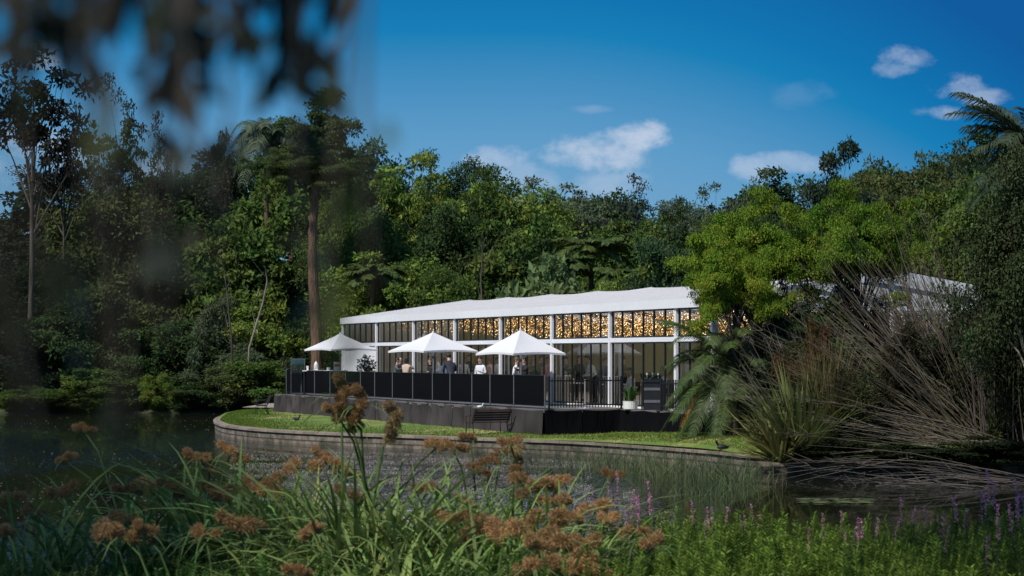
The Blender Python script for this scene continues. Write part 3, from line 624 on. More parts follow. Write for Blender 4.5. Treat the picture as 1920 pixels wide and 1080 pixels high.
# ------------------------------------------------------------------ parasols
def parasol(label, px, Yoff, width, apex, hem, rot, polemat='white_paint'):
    x = lx(px, Yoff); P = loc2w(x, Yoff); t = thing('parasol', label, 'parasol', P, rot, 'white square parasols on the deck')
    a = width / 2; za = apex - O.z; zh = hem - O.z; n = 10; vs = []; fs = []
    corners = [(a, a), (-a, a), (-a, -a), (a, -a)]
    c = MB()
    for s in range(4):
        p0 = corners[s]; p1 = corners[(s + 1) % 4]; o = len(vs); vs = []; fs = []
        for i in range(n + 1):
            u = i / n; ex = p0[0] + (p1[0] - p0[0]) * u; ey = p0[1] + (p1[1] - p0[1]) * u; pull = math.sin(math.pi * u)
            for j in range(9):
                v = j / 8; zz = za + (zh - za) * (v ** .93) + (.05 * pull * v * v) - .035 * pull * math.sin(math.pi * v)
                k = v * (1 - .05 * pull * v); vs.append((ex * k, ey * k, zz))
        for i in range(n):
            for j in range(8): q = i * 9 + j; fs.append((q, q + 1, q + 10, q + 9))
        c.add(vs, fs)
        vs = []
        for i in range(n + 1):
            u = i / n; pull = math.sin(math.pi * u); k = 1 - .05 * pull; ex = (p0[0] + (p1[0] - p0[0]) * u) * k; ey = (p0[1] + (p1[1] - p0[1]) * u) * k; zz = zh + .05 * pull
            vs += [(ex, ey, zz), (ex * 1.002, ey * 1.002, zz - .07)]
        c.add(vs, [(2 * i, 2 * i + 1, 2 * i + 3, 2 * i + 2) for i in range(n)])
    cn = part('canopy', c, 'canopy_fabric', t)
    f = MB(); f.lathe([(.0, .05), (.05, .03), (.04, -.02), (.02, -.04)], (0, 0, za), 10); part('finial', f, 'white_paint', cn)
    f = MB(); f.tube([(0, 0, 0), (0, 0, za - .03)], .032, 10); part('pole', f, polemat, t)
    f = MB()
    for cx, cy in corners: f.tube([(0, 0, za - .12), (cx * .97, cy * .97, zh + .0)], .012, 5); f.tube([(0, 0, zh - .25), (cx * .5, cy * .5, za + (zh - za) * .5 - .03)], .010, 5)
    part('rib', f, 'white_paint', t)
    f = MB(); f.lathe([(.07, zh - .3), (.07, zh - .2)], n=10); part('hub', f, 'grey_metal', t)
    f = MB(); f.bbox((-.32, -.32, 0), (.32, .32, .05)); f.lathe([(.06, .05), (.05, .3)], n=10); part('base', f, 'grey_metal', t)
AW = RZ + R(13)
parasol('white square parasol over the drinks table at the left end', 638, -2.0, 2.35, 4.13, 3.40, AW, 'timber_pole')
parasol('middle white parasol above the couple and the suited man', 812, -1.75, 2.6, 4.06, 3.30, AW)
parasol('right white parasol, the nearest and lowest hanging of the three', 976, -1.65, 2.32, 4.05, 3.19, AW)

def parasol_at(label, x, y, *a):
    global lx; keep = lx; lx = lambda px, yy: x; parasol(label, 0, y, *a); lx = keep
def to_loc(X, Y):
    rx, ry = X - O.x, Y - O.y; return UX * rx + UY * ry, -UY * rx + UX * ry
for lb, px, Y, w_, ya, yh in (('far right white parasol half hidden by the dry canes', 1800, 64, 3.0, 664, 706), ('white parasol behind the right-hand thicket, farthest from the screens', 1880, 68, 3.0, 640, 685)):
    xa, yy = to_loc((px - 960) * Y / F, Y); parasol_at(lb, xa, yy, w_, HC + (HY - ya) * Y / F, HC + (HY - yh) * Y / F, AW)

# ------------------------------------------------------------------ things on the deck
def blob_leaves(rgn, n, c, r, L, W, mat='leaf', name='leaves', up=.4):
    C = rgn.normal(size=(n, 3)); C /= np.linalg.norm(C, axis=1, keepdims=True); rad = rgn.random((n, 1)) ** .4
    P = np.array(c) + C * rad * np.array(r); N_ = C + np.array([0, 0, up]) + rgn.normal(size=(n, 3)) * .4; U = rgn.normal(size=(n, 3)) + C * .6
    return leaf_mesh(name, P, U, N_, L * rgn.uniform(.7, 1.3, n), W * rgn.uniform(.7, 1.3, n), mat)
ng = np.random.default_rng(11)
# potted broad-leaved plant
P = at(1182, 766, 67.6); P.z = O.z
t = thing('potted_plant', 'leafy green plant in a white round pot at the end of the railing', 'potted plant', P)
f = MB(); f.lathe([(.19, 0), (.235, .01), (.25, .25), (.255, .27), (.235, .27), (.23, .22)], n=20); part('pot', f, 'pot_white', t, smooth=False)
f = MB(); f.lathe([(.0, .235), (.228, .235)], n=16); part('soil', f, 'soil', t)
def strap_leaves(n, L, W, spread, seed, droop=1.0, z0=.2, r0=.08):
    rg = random.Random(seed); bl = []
    for i in range(n):
        a = rg.uniform(0, 6.283); sp = rg.uniform(.15, 1) * spread; l = L * rg.uniform(.6, 1.1); d = V(math.cos(a), math.sin(a), 0); sd = V(-d.y, d.x, rg.uniform(-.3, .3)).normalized(); pts = []; ws = []
        for j in range(7):
            u = j / 6; pts.append(d * (r0 + sp * l * u ** 1.3) + V(0, 0, z0 + l * u * (1 - droop * .5 * sp * u * u))); ws.append(W * .5 * math.sin(math.pi * min(.98, .12 + .88 * u)) ** .7)
        bl.append((pts, ws, sd))
    return bl
link('leaves', blade_mesh('leaves', strap_leaves(34, .62, .12, .55, 4, 1.2), 'near_leaf'), t, (.05, .11, .03))
P = at(1305, 774, 64.3); P.z = O.z - .0
P = loc2w(DX2 - .25, DY1 + .3)
t = thing('potted_plant', 'small white pot of low greenery beside the hanging palm fronds', 'potted plant', P)
f = MB(); f.lathe([(.11, 0), (.14, .01), (.16, .2), (.145, .2), (.14, .17)], n=16); part('pot', f, 'pot_white', t); link('leaves', blade_mesh('leaves', strap_leaves(20, .25, .05, .8, 8, 1, .16), 'near_leaf'), t, (.06, .10, .03))
# serving stand
P = V(4.62, 66.9, O.z)
t = thing('serving_stand', 'black upright serving stand with two grey shelf slots', 'stand', P, R(-8))
f = MB(); f.bbox((-.32, -.22, .0), (.32, .22, .9)); part('cabinet', f, 'black_metal', t)
f = MB(); f.bbox((-.36, -.25, .9), (.36, .25, .935)); part('top_board', f, 'dark_metal', t)
for z in (.28, .68): f = MB(); f.bbox((-.29, -.236, z - .045), (.29, -.222, z + .045)); part('shelf_slot', f, 'grey_metal', t)
for q in (-.355, .355): f = MB(); f.bbox((q - .025, -.26, -.0), (q + .025, -.2, .9)); part('corner_post', f, 'dark_metal', t)
t = thing('herb_tray', 'dark plants and glasses standing on the black serving stand', 'plants', P + V(0, 0, .935), R(-8))
f = MB(); f.bbox((-.28, -.12, 0), (.28, .12, .07)); part('tray', f, 'dark_metal', t)
link('leaves', blob_leaves(ng, 260, (0, 0, .15), (.27, .12, .12), .09, .045), t, (.03, .035, .03))
for i in range(3): f = MB(); f.lathe([(.02, 0), (.006, .01), (.006, .07), (.03, .10), (.033, .17), (.028, .17)], (-.2 + i * .18, -.1, .1), 10); part('glass', f, 'lantern_glass', t)
for px, yy, lb in ((1056, .5, 'tall cocktail table under a pleated white cloth, left of the slim white post'), (1146, .4, 'tall cocktail table under a pleated white cloth, right end of the railing')):
    t = thing('cocktail_table', lb, 'table', loc2w(lx(px, yy), yy), 0, 'cloth covered cocktail tables')
    vs = []; fs = []; n = 60
    for k in range(n):
        a = 2 * math.pi * k / n; w_ = 1 + .09 * math.sin(a * 9)
        for rr, z in ((.30, 1.02), (.24 * w_, .9), (.22 * w_, .5), (.36 * w_, .02)): vs.append((rr * math.cos(a), rr * math.sin(a), z))
    for k in range(n):
        for j in range(3): p_ = k * 4 + j; q_ = ((k + 1) % n) * 4 + j; fs.append((p_, q_, q_ + 1, p_ + 1))
    f = MB(); f.add(vs, fs); part('table_cloth', f, 'curtain_beige', t, smooth=True); f = MB(); f.lathe([(.30, 1.02), (.305, 1.03), (.30, 1.05)], n=24); part('table_top', f, 'white_paint', t)
# white post by the railing
P = loc2w(lx(1096, -1.9), -1.9)
t = thing('slim_post', 'slim white post on a flat plate behind the picket railing', 'post', P)
f = MB(); f.tube([(0, 0, .02), (0, 0, .98)], .03, 10); part('shaft', f, 'white_paint', t); f = MB(); f.bbox((-.25, -.25, 0), (.25, .25, .02)); part('base_plate', f, 'white_paint', t)
# flowering shrub in a tub by the solid panel
P = loc2w(lx(687, -.9), -.9)
t = thing('flowering_shrub', 'dark leaved shrub with a few white blooms before the white end panel', 'shrub', P)
f = MB(); f.lathe([(.2, 0), (.25, .4), (.27, .4), (.22, .38)], n=14); part('tub', f, 'dark_metal', t)
f = MB(); 
for i in range(7): a = i * .9; f.tube([(0, 0, .35), (.15 * math.cos(a), .15 * math.sin(a), .9), (.35 * math.cos(a), .35 * math.sin(a), 1.35 + .1 * (i % 3))], [.015, .01, .005], 5)
part('stems', f, 'bark', t); link('leaves', blob_leaves(ng, 420, (0, 0, 1.3), (.42, .42, .55), .13, .07), t, (.035, .04, .025))
link('flowers', blob_leaves(ng, 26, (0, 0, 1.25), (.36, .36, .42), .14, .12, 'near_leaf', 'flowers'), t, (.7, .7, .68))
# drinks table under the left parasol
TXc = lx(608, -2.6)
TP = loc2w(TXc, -2.55)
t = thing('drinks_table', 'white topped table behind the black screens under the left parasol', 'table', TP, 0)
f = MB(); f.bbox((-1.0, -.35, 1.08), (1.0, .35, 1.12)); part('table_top', f, 'white_paint', t)
for sx in (-1, 1):
    for sy in (-1, 1): f = MB(); f.bbox((sx * .93 - .03, sy * .3 - .03, 0), (sx * .93 + .03, sy * .3 + .03, 1.08)); part('leg', f, 'dark_metal', t)
Z1 = 1.12
t = thing('lantern', 'white glass lantern on the drinks table', 'lantern', TP + V(-.42, 0, Z1))
f = MB(); f.lathe([(.09, 0), (.11, .02), (.10, .05)], n=14); part('base', f, 'white_paint', t); f = MB(); f.lathe([(.085, .05), (.10, .12), (.10, .24), (.07, .3)], n=14); part('glass_body', f, 'lantern_glass', t, smooth=True); f = MB(); f.lathe([(.085, .3), (.05, .36), (.02, .38), (.015, .42)], n=12); part('lid', f, 'white_paint', t)
t = thing('drinks_box', 'white box with a red panel on the drinks table', 'box', TP + V(.55, 0, Z1))
f = MB(); f.bbox((-.16, -.14, 0), (.16, .14, .38)); part('carton', f, 'cream', t); f = MB(); f.bbox((-.13, -.145, .17), (.13, -.1401, .27)); part('red_panel', f, 'red_paint', t)
t = thing('herb_pot', 'small pot of green herbs between the lantern and the box', 'potted plant', TP + V(.14, 0, Z1))
f = MB(); f.lathe([(.07, 0), (.09, .13), (.08, .13)], n=12); part('pot', f, 'pot_white', t); link('leaves', blob_leaves(ng, 120, (0, 0, .2), (.1, .1, .09), .06, .03), t, (.05, .11, .03))
for i, (dx, lb) in enumerate(((-.16, 'upturned dark bowl on the drinks table right of the lantern'), (-.8, 'stack of white cups at the left end of the drinks table'))):
    o_ = MB()
    if i == 0: o_.lathe([(.09, 0), (.07, .06), (.03, .09), (0.0, .095)], n=14); nm, ct, mt = 'bowl', 'bowl', 'dark_metal'
    else: o_.lathe([(.04, 0), (.05, .08), (.045, .08), (.055, .14), (.05, .14), (.06, .2), (.05, .2)], n=12); nm, ct, mt = 'cup_stack', 'cups', 'white_paint'
    ob = link(nm, o_.mesh(nm, mt)); ob.location = TP + V(dx, 0, Z1); tag(ob, lb, ct)
t = thing('clear_panel', 'grey see-through wind panel at the left end of the drinks table', 'panel', TP + V(-1.25, .1, 0), R(0))
f = MB(); f.bbox((-.3, -.01, 1.0), (.3, .01, 1.62)); part('pane', f, 'glass', t); f = MB(); f.bbox((-.32, -.02, 0), (-.3, .02, 1.65)); f.bbox((.3, -.02, 0), (.32, .02, 1.65)); f.bbox((-.3, -.02, 1.62), (.3, .02, 1.65)); part('frame', f, 'grey_metal', t)

# ------------------------------------------------------------------ people
def skinned(verts, rad, edges):
    me = bpy.data.meshes.new('tmp'); me.from_pydata([tuple(v) for v in verts], edges, [])
    ob = bpy.data.objects.new('tmp', me); COL.objects.link(ob)
    md = ob.modifiers.new('s', 'SKIN'); sv = me.skin_vertices[0].data if me.skin_vertices else None
    if sv is None:
        bpy.context.view_layer.objects.active = ob
        me.attributes  # noqa
    for i, r in enumerate(rad): me.skin_vertices[0].data[i].radius = r if isinstance(r, tuple) else (r, r)
    me.skin_vertices[0].data[0].use_root = True
    md.use_smooth_shade = True
    sd = ob.modifiers.new('d', 'SUBSURF'); sd.levels = 1; sd.render_levels = 1
    dg = bpy.context.evaluated_depsgraph_get(); res = bpy.data.meshes.new_from_object(ob.evaluated_get(dg))
    bpy.data.objects.remove(ob); bpy.data.meshes.remove(me); return res
PERSON = {}
def body_mesh(pose):
    if pose in PERSON: return PERSON[pose]
    J = {}; hip = .93
    lean = {'stand': 0.0, 'hold': .03, 'lean': .42, 'sit': .1, 'embrace': .1}[pose]; hz = hip if pose != 'sit' else .52
    def up(h, dx=0, fw=0):   # along the spine, forward = -y
        return V(dx, -math.sin(lean) * h - fw, hz + math.cos(lean) * h)
    V_ = []; Rr = []; E = []; reg = []
    def add(p, r, parent=None, rg='torso'):
        V_.append(Vector(p)); Rr.append(r); reg.append(rg)
        if parent is not None: E.append((parent, len(V_) - 1))
        return len(V_) - 1
    pel = add(up(0), (.15, .11)); wa = add(up(.16), (.135, .10), pel); ch = add(up(.34), (.165, .115), wa); nb = add(up(.48), (.08, .07), ch)
    nk = add(up(.545, 0, .01), (.055, .055), nb, 'head'); hb = add(up(.61, 0, .025), (.075, .088), nk, 'head'); hm = add(up(.70, 0, .02), (.083, .10), hb, 'head'); ht = add(up(.785, 0, .01), (.055, .07), hm, 'head')
    for s in (-1, 1):
        sh = add(up(.42, s * .17), .062, ch); 
        if pose == 'stand' or (pose == 'hold' and s < 0): el = up(.15, s * .235, -.02); wr = up(-.10, s * .24, .06)
        elif pose == 'hold': el = up(.17, s * .24, .0); wr = up(.22, s * .15, .24)
        elif pose == 'embrace': el = up(.30, s * .27, .14); wr = up(.36, s * .12, .30)
        else: el = up(.16, s * .22, .12); wr = up(.06, s * .13, .34)
        e_ = add(el, .045, sh); w_ = add(wr, .030, e_, 'hand'); dirh = (wr - el).normalized(); hd = add(wr + dirh * .075, (.036, .02), w_, 'hand')
        lh = add(V(s * .09, 0 if pose != 'sit' else -.05, hz - .03), .092, pel, 'leg')
        if pose == 'sit': kn = V(s * .11, -.45, hz - .0); an = V(s * .11, -.46, .09)
        else: kn = V(s * .10, -.03, hz * .53); an = V(s * .11, .02, .09)
        k_ = add(kn, .062, lh, 'leg'); a_ = add(an, .045, k_, 'leg'); add(an + V(0, -.14, -.05), (.045, .035), a_, 'shoe')
    me = skinned(V_, Rr, E)
    # fingers, nose and ears are appended to the same mesh
    mb = MB(); mb.v = [tuple(v.co) for v in me.vertices]; mb.f = [tuple(p.vertices) for p in me.polygons]; mb.m = []
    KV = V_
    for f in mb.f:
        c = Vector((0, 0, 0)); 
        for i in f: c += Vector(mb.v[i])
        c /= len(f); best = min(range(len(E)), key=lambda k: (geometry.intersect_point_line(c, KV[E[k][0]], KV[E[k][1]]) and 0) or seg_d(c, KV[E[k][0]], KV[E[k][1]]))
        a, b = E[best]; r_ = reg[b]; mb.m.append({'torso': 0, 'head': 2, 'hand': 0, 'leg': 1, 'shoe': 3}[r_])
        if r_ == 'hand' and reg[a] == 'hand': mb.m[-1] = 2
        if r_ == 'head' and reg[a] == 'torso' and (c - KV[a]).length < (c - KV[b]).length: mb.m[-1] = 0
    mb.cur = 2
    hand_ids = [i for i in range(len(V_)) if reg[i] == 'hand' and any(e[1] == i and reg[e[0]] == 'hand' for e in E)]
    for hI in hand_ids:
        wI = [e[0] for e in E if e[1] == hI][0]; d = (V_[hI] - V_[wI]).normalized(); sx = d.cross(V(0, 0, 1)) if abs(d.z) < .9 else V(0, 1, 0); sx.normalize(); pl = d.cross(sx).normalized()
        for k, l in enumerate((.062, .072, .068, .052)):
            b0 = V_[hI] + sx * (.026 - .017 * k); mb.tube([b0, b0 + d * l * .55, b0 + d * l * .9 - pl * l * .35], [.009, .008, .006], 5)
        b0 = V_[wI] + d * .03 + sx * .03; mb.tube([b0, b0 + sx * .025 + d * .025, b0 + sx * .03 + d * .055], [.011, .009, .007], 5)
    H = V_[hm]; fy = -.10
    mb.tube([H + V(0, fy - .0, .02), H + V(0, fy - .022, -.022), H + V(0, fy + .005, -.035)], [.006, .013, .010], 5)
    for s in (-1, 1): mb.blob(H + V(s * .086, .005, -.01), (.012, .022, .032), 6, 5)
    mb.cur = 4
    for s in (-1, 1): mb.blob(H + V(s * .031, fy + .006, .012), (.012, .008, .008), 6, 4)
    mb.cur = 5; mb.box(H + V(0, fy + .008, -.062), (.045, .012, .010))
    hair = MB()
    for (hn, prof) in (('short', 1.02), ('long', 1.0)): pass
    PERSON[pose] = (mb, H.copy(), Vector(V_[nb])); return PERSON[pose]
def seg_d(p, a, b):
    ab = b - a; t = max(0, min(1, (p - a).dot(ab) / ab.length_squared)); return (p - (a + ab * t)).length
HAIR = {}
def hair_mb(H, kind):
    h = MB(); nu, nv = 14, 8; vs = []; fs = []
    for j in range(nv + 1):
        t = math.pi * .62 * j / nv
        for k in range(nu):
            a = 2 * math.pi * k / nu; back = (math.sin(a) + 1) / 2; tt = t * (.62 + .55 * back)
            r = (.096, .112, .12); rr = 1 + .03 * math.sin(k * 3 + j * 2)
            z = r[2] * math.cos(tt); 
            if kind == 'long' and j > 5 and back > .4: z -= .05 * (j - 5) * back
            vs.append(H + V(r[0] * math.sin(tt) * math.cos(a) * rr, r[1] * math.sin(tt) * math.sin(a) * rr + .008, z + .012))
    for j in range(nv):
        for k in range(nu): fs.append((j * nu + k, j * nu + (k + 1) % nu, (j + 1) * nu + (k + 1) % nu, (j + 1) * nu + k))
    h.add(vs, fs); 
    if kind == 'bun': h.blob(H + V(0, .12, .06), (.05, .05, .05))
    return h
def person(label, px, Yoff, pose, face, shirt, trouser, hair, hkind='short', skin='skin', h=1.0, Ylocal=None, hat=None):
    x = lx(px, Yoff); P = loc2w(x, Yoff)
    mb, H, NB_ = body_mesh(pose); key = (pose, shirt, trouser, skin)
    if key not in PERSON: PERSON[key] = mb.mesh('body', [shirt, trouser, skin, 'shirt_black', 'hair_dark', 'shirt_pink'], True)
    t = thing('person', label, 'person', P, R(face)); t.scale = (h, h, h)
    link('body', PERSON[key], t)
    if hair:
        hk = (pose, hair, hkind)
        if hk not in HAIR: HAIR[hk] = hair_mb(H, hkind).mesh('hair', hair, True)
        link('hair', HAIR[hk], t)
    return t
# facing angle: 0 = towards the camera, 180 = away
person('man in a dark jacket hugging another guest near the left column', 742, -1.9, 'embrace', 80, 'shirt_grey', 'trouser_dark', 'hair_dark', h=.97)
person('bald man behind the couple, only his head showing between them', 750, -1.3, 'stand', 20, 'shirt_black', 'trouser_dark', None, h=.99)
person('dark-haired person in a beige top, back turned, beside the dark jacket', 761, -1.9, 'embrace', 150, 'shirt_beige', 'trouser_tan', 'hair_dark', 'long', h=1.0)
person('slim person in black below the middle parasol pole', 808, -1.0, 'hold', -50, 'shirt_black', 'trouser_dark', 'hair_brown', 'long', h=.96)
person('balding man in a white shirt facing the dark suited man', 833, -1.6, 'hold', 40, 'shirt_white', 'trouser_dark', 'hair_fair', h=.98)
person('broad man in a dark navy suit leaning right, in front of the third column', 846, -2.2, 'lean', 200, 'shirt_navy', 'trouser_dark', 'hair_dark', h=1.12)
person('guest in white behind glass left of the dark column line', 869, .9, 'stand', 10, 'shirt_white', 'trouser_dark', 'hair_dark', h=1.0)
person('tall guest in a grey jacket seen through the fourth bay glass', 880, 1.6, 'hold', -20, 'shirt_grey', 'trouser_dark', 'hair_brown', h=1.05)
person('dark-haired woman in a white blouse between middle and right parasols', 901, -.9, 'hold', -30, 'shirt_white', 'trouser_dark', 'hair_dark', 'bun', h=1.0)
person('guest in a pale pink top inside the glass left of the fifth column', 917, 1.8, 'stand', 30, 'shirt_pink', 'trouser_tan', 'hair_fair', 'long', h=.97)
person('guest in a white shirt and dark waistcoat beside the fifth column', 932, .6, 'hold', 60, 'shirt_white', 'trouser_dark', 'hair_brown', h=1.0)
person('guest in an olive shirt inside, just right of the fifth column', 953, 1.3, 'stand', -10, 'shirt_olive', 'trouser_dark', 'hair_dark', h=1.02)
person('man in a white shirt left of the right parasol pole', 967, -.9, 'hold', 70, 'shirt_white', 'trouser_dark', 'hair_brown', h=.98)
person('guest in black right of the right parasol pole', 985, -.7, 'embrace', -60, 'shirt_black', 'trouser_dark', 'hair_dark', h=1.0)
person('guest in a green-grey top inside below the right parasol', 999, 1.5, 'stand', 0, 'shirt_green', 'trouser_dark', 'hair_fair', 'long', h=.96)
person('dark dressed guest inside left of the sixth column', 1014, 2.2, 'hold', 35, 'shirt_olive', 'trouser_dark', 'hair_dark', h=1.03)
person('guest in a rose top against the sixth column', 1027, 1.0, 'stand', 15, 'shirt_pink', 'trouser_tan', 'hair_brown', h=1.0)
person('guest in green inside behind the left end of the railing', 1061, 2.0, 'stand', -15, 'shirt_green', 'trouser_dark', 'hair_dark', h=1.0)
person('dark-haired guest in black inside behind the middle of the railing', 1086, 2.6, 'stand', 25, 'shirt_black', 'trouser_dark', 'hair_dark', 'long', h=1.02)
person('waiter in a white shirt bending forward behind the picket railing', 1116, .7, 'lean', -70, 'shirt_white', 'trouser_dark', 'hair_dark', h=1.06)
person('guest in grey inside right behind the bending waiter', 1135, 2.4, 'stand', 10, 'shirt_grey', 'trouser_dark', 'hair_brown', h=.98)
person('seated guest in a white top above the white potted plant', 1186, 1.0, 'sit', -70, 'shirt_white', 'trouser_tan', 'hair_brown', 'long', h=1.02)
person('guest in olive inside behind the serving stand', 1168, 3.0, 'stand', 0, 'shirt_olive', 'trouser_dark', 'hair_dark', h=1.0)
person('seated guest in a white shirt right of the serving stand', 1248, 1.1, 'sit', -75, 'shirt_white', 'trouser_dark', 'hair_dark', h=1.05)
# cafe tables and chairs inside behind the railing
for px, yy, lb in ((1075, 1.3, 'round white cafe table inside behind the left part of the railing'), (1205, 1.6, 'round white cafe table inside behind the serving stand'), (1150, 1.2, 'round white cafe table inside behind the right end of the railing')):
    t = thing('cafe_table', lb, 'table', loc2w(lx(px, yy), yy), 0, 'round cafe tables in the marquee')
    f = MB(); f.lathe([(.42, .72), (.44, .73), (.44, .75), (.42, .76)], n=20); part('table_top', f, 'white_paint', t); f = MB(); f.tube([(0, 0, .02), (0, 0, .72)], .035, 8); part('leg', f, 'dark_metal', t); f = MB(); f.lathe([(.25, 0), (.24, .02), (.04, .05)], n=16); part('base', f, 'dark_metal', t)
    v = thing('table_plant', 'leafy sprig in a vase on the' + lb[16:].replace(' inside', ''), 'plant', loc2w(lx(px, yy), yy, .76), 0)
    f = MB(); f.lathe([(.04, 0), (.05, .1), (.03, .14), (.035, .16)], n=10); part('vase', f, 'white_paint', v)
    link('leaves', blade_mesh('leaves', strap_leaves(14, .35, .07, .6, int(px), 1, .12, .01), 'near_leaf'), v, (.07, .16, .04))
for i, (px, yy, rz_, lb) in enumerate(((1186, 1.0, -70, 'dark cafe chair under the seated guest above the potted plant'), (1248, 1.1, -75, 'dark cafe chair under the seated guest right of the stand'))):
    t = thing('chair', lb, 'chair', loc2w(lx(px, yy), yy), R(rz_), 'cafe chairs in the marquee')
    f = MB(); f.bbox((-.2, -.22, .40), (.2, .2, .43)); part('seat', f, 'dark_wood', t); f = MB(); f.bbox((-.2, .19, .5), (.2, .215, .85)); part('backrest', f, 'dark_wood', t)
    for sx in (-1, 1):
        for sy in (-1, 1): f = MB(); f.tube([(sx * .18, sy * .19, 0), (sx * .18, sy * .19, .40 if sy < 0 else .8)], .014, 6); part('leg', f, 'dark_metal', t)
# ------------------------------------------------------------------ benches and birds
def bench(label, P, rz, s=1.0, mat='dark_wood'):
    t = thing('park_bench', label, 'bench', P, rz); t.scale = (s, s, s)
    f = MB()
    for i in range(5): f.bbox((-.8, -.22 + i * .095, .42), (.8, -.15 + i * .095, .445))
    part('seat', f, mat, t); f = MB()
    for i in range(5): y = .26 + i * .035; z = .52 + i * .085; f.beam((-.8, y, z), (.8, y, z), .022, .065, V(0, -.35, 1))
    part('backrest', f, mat, t)
    for sx in (-.72, .72):
        f = MB(); f.tube([(sx, -.22, 0), (sx, -.24, .2), (sx, -.2, .42), (sx, .22, .42), (sx, .30, .55), (sx, .44, .92)], .02, 6); f.tube([(sx, .2, .42), (sx, .24, .2), (sx, .34, 0)], .02, 6)
        part('frame_end', f, 'black_metal', t)
        f = MB(); f.tube([(sx, .33, .66), (sx, .1, .68), (sx, -.16, .66), (sx, -.25, .60), (sx, -.24, .42)], .016, 6); part('armrest', f, 'black_metal', t)
g1 = V(-.85, 69.1, lawn_z(-.85, 69.1))
bench('dark slatted park bench on the grass in front of the grey cloth', g1, R(213), .95)
g2 = onz(490, 777, .52)
bench('small distant dark bench at the left end of the lawn', g2, R(-80), .95)
def bird(name, label, P, rz, mat, s=1.0):
    t = MB(); t.cur = 0
    t.blob((0, 0, .11), (.075, .15, .075)); t.tube([(0, -.10, .14), (0, -.15, .20), (0, -.165, .24)], [.04, .028, .03], 8); t.blob((0, -.175, .255), (.032, .04, .032)); t.tube([(0, .12, .12), (0, .22, .15)], [.04, .008], 6)
    for sx in (-.03, .03): t.tube([(sx, 0, .05), (sx, 0, 0), (sx, -.03, 0)], .006, 4)
    t.cur = 1; t.tube([(0, -.205, .252), (0, -.245, .245)], [.012, .004], 5)
    o = link(name, t.mesh(name, [mat, 'beak'], True)); o.location = P; o.rotation_euler = (0, 0, rz); o.scale = (s, s, s); return tag(o, label, 'bird')
bird('waterbird', 'small black waterbird on the left end of the lawn', onz(556, 790, .435), R(60), 'feather_black', 1.0)
bird('waterbird', 'dark waterbird standing on the stone coping near the flax', onz(1356, 847, .44) + V(0, .15, 0), R(-70), 'feather_black', 1.1)
bird('gull', 'small white gull perched on the bench back', g1 + V(-.22, -.52, .86), R(120), 'feather_white', .7)

# ------------------------------------------------------------------ trees
def rot_to(n, rgn): pass
def crown_arrays(rgn, center, rad, nclump, cr, per, L, W, flat=.7, shell=.55, lower=.0, rough=.35, droop=0.0):
    """clumps of leaves spread through an uneven crown volume; returns leaf arrays and clump centres"""
    cs = []; tries = 0
    while len(cs) < nclump and tries < 9000:
        tries += 1
        d = rgn.normal(size=3); d /= np.linalg.norm(d); 
        if d[2] < -0.55 + lower: continue
        r = rgn.random() ** shell * (1 + rough * math.sin(3.1 * d[0] + 2.3 * d[1] * 2 + center[2]) * .5 + rough * (rgn.random() - .5))
        p = np.array(center) + d * r * np.array(rad)
        if any(np.linalg.norm((p - q) / cr) < .55 for q in cs): continue
        cs.append(p)
    C = []; U = []; N_ = []
    for p in cs:
        n = int(per * rgn.uniform(.6, 1.3)); s = cr * rgn.uniform(.65, 1.25)
        d = rgn.normal(size=(n, 3)); d[:, 2] = np.abs(d[:, 2]) * rgn.choice([1, 1, 1, -1], n); d /= np.linalg.norm(d, axis=1, keepdims=True)
        rr = rgn.random((n, 1)) ** .33 * (1 + .35 * np.sin(d[:, :1] * 5 + p[0]) * np.cos(d[:, 1:2] * 6 + p[1]))
        q = p + d * rr * s * np.array([1, 1, flat]); C.append(q)
        out = (q - np.array(center)) / np.array(rad); out /= (np.linalg.norm(out, axis=1, keepdims=True) + 1e-6)
        N_.append(d * .5 + out * .4 + np.array([0, 0, .55]) + rgn.normal(size=(n, 3)) * .35); U.append(rgn.normal(size=(n, 3)) * .7 + d * .7 + np.array([0, 0, -droop]))
    C = np.concatenate(C); U = np.concatenate(U); N_ = np.concatenate(N_); n = len(C)
    return (C, U, N_, L * rgn.uniform(.6, 1.35, n), W * rgn.uniform(.6, 1.35, n)), cs
def trunk_mb(rgn, cs, H, r0, base_h, fork, crown_c, nl=16, lean=0):
    mb = MB(); top = V(lean, 0, fork)
    pts = [V(0, 0, 0), V(lean * .2 + rgn.uniform(-.1, .1), rgn.uniform(-.1, .1), fork * .35), V(lean * .6, 0, fork * .7), top, V(lean * 1.1 + rgn.uniform(-.3, .3), 0, (fork + H) / 2), V(lean * 1.2, 0, H * .9)]
    mb.tube(pts, [r0 * 1.35, r0, r0 * .85, r0 * .7, r0 * .4, r0 * .1], 9)
    for p in list(cs)[:nl]:
        p = Vector(p); h0 = fork * rgn.uniform(.75, 1.1); a = V(lean * .9, 0, h0); a.z = min(a.z, p.z * .85); m1 = a.lerp(p, .45) + V(rgn.uniform(-.3, .3), rgn.uniform(-.3, .3), .25 * (p - a).length * .4); mb.tube([a, m1, p], [r0 * .42, r0 * .22, r0 * .06], 6)
    return mb
PROTO = {}
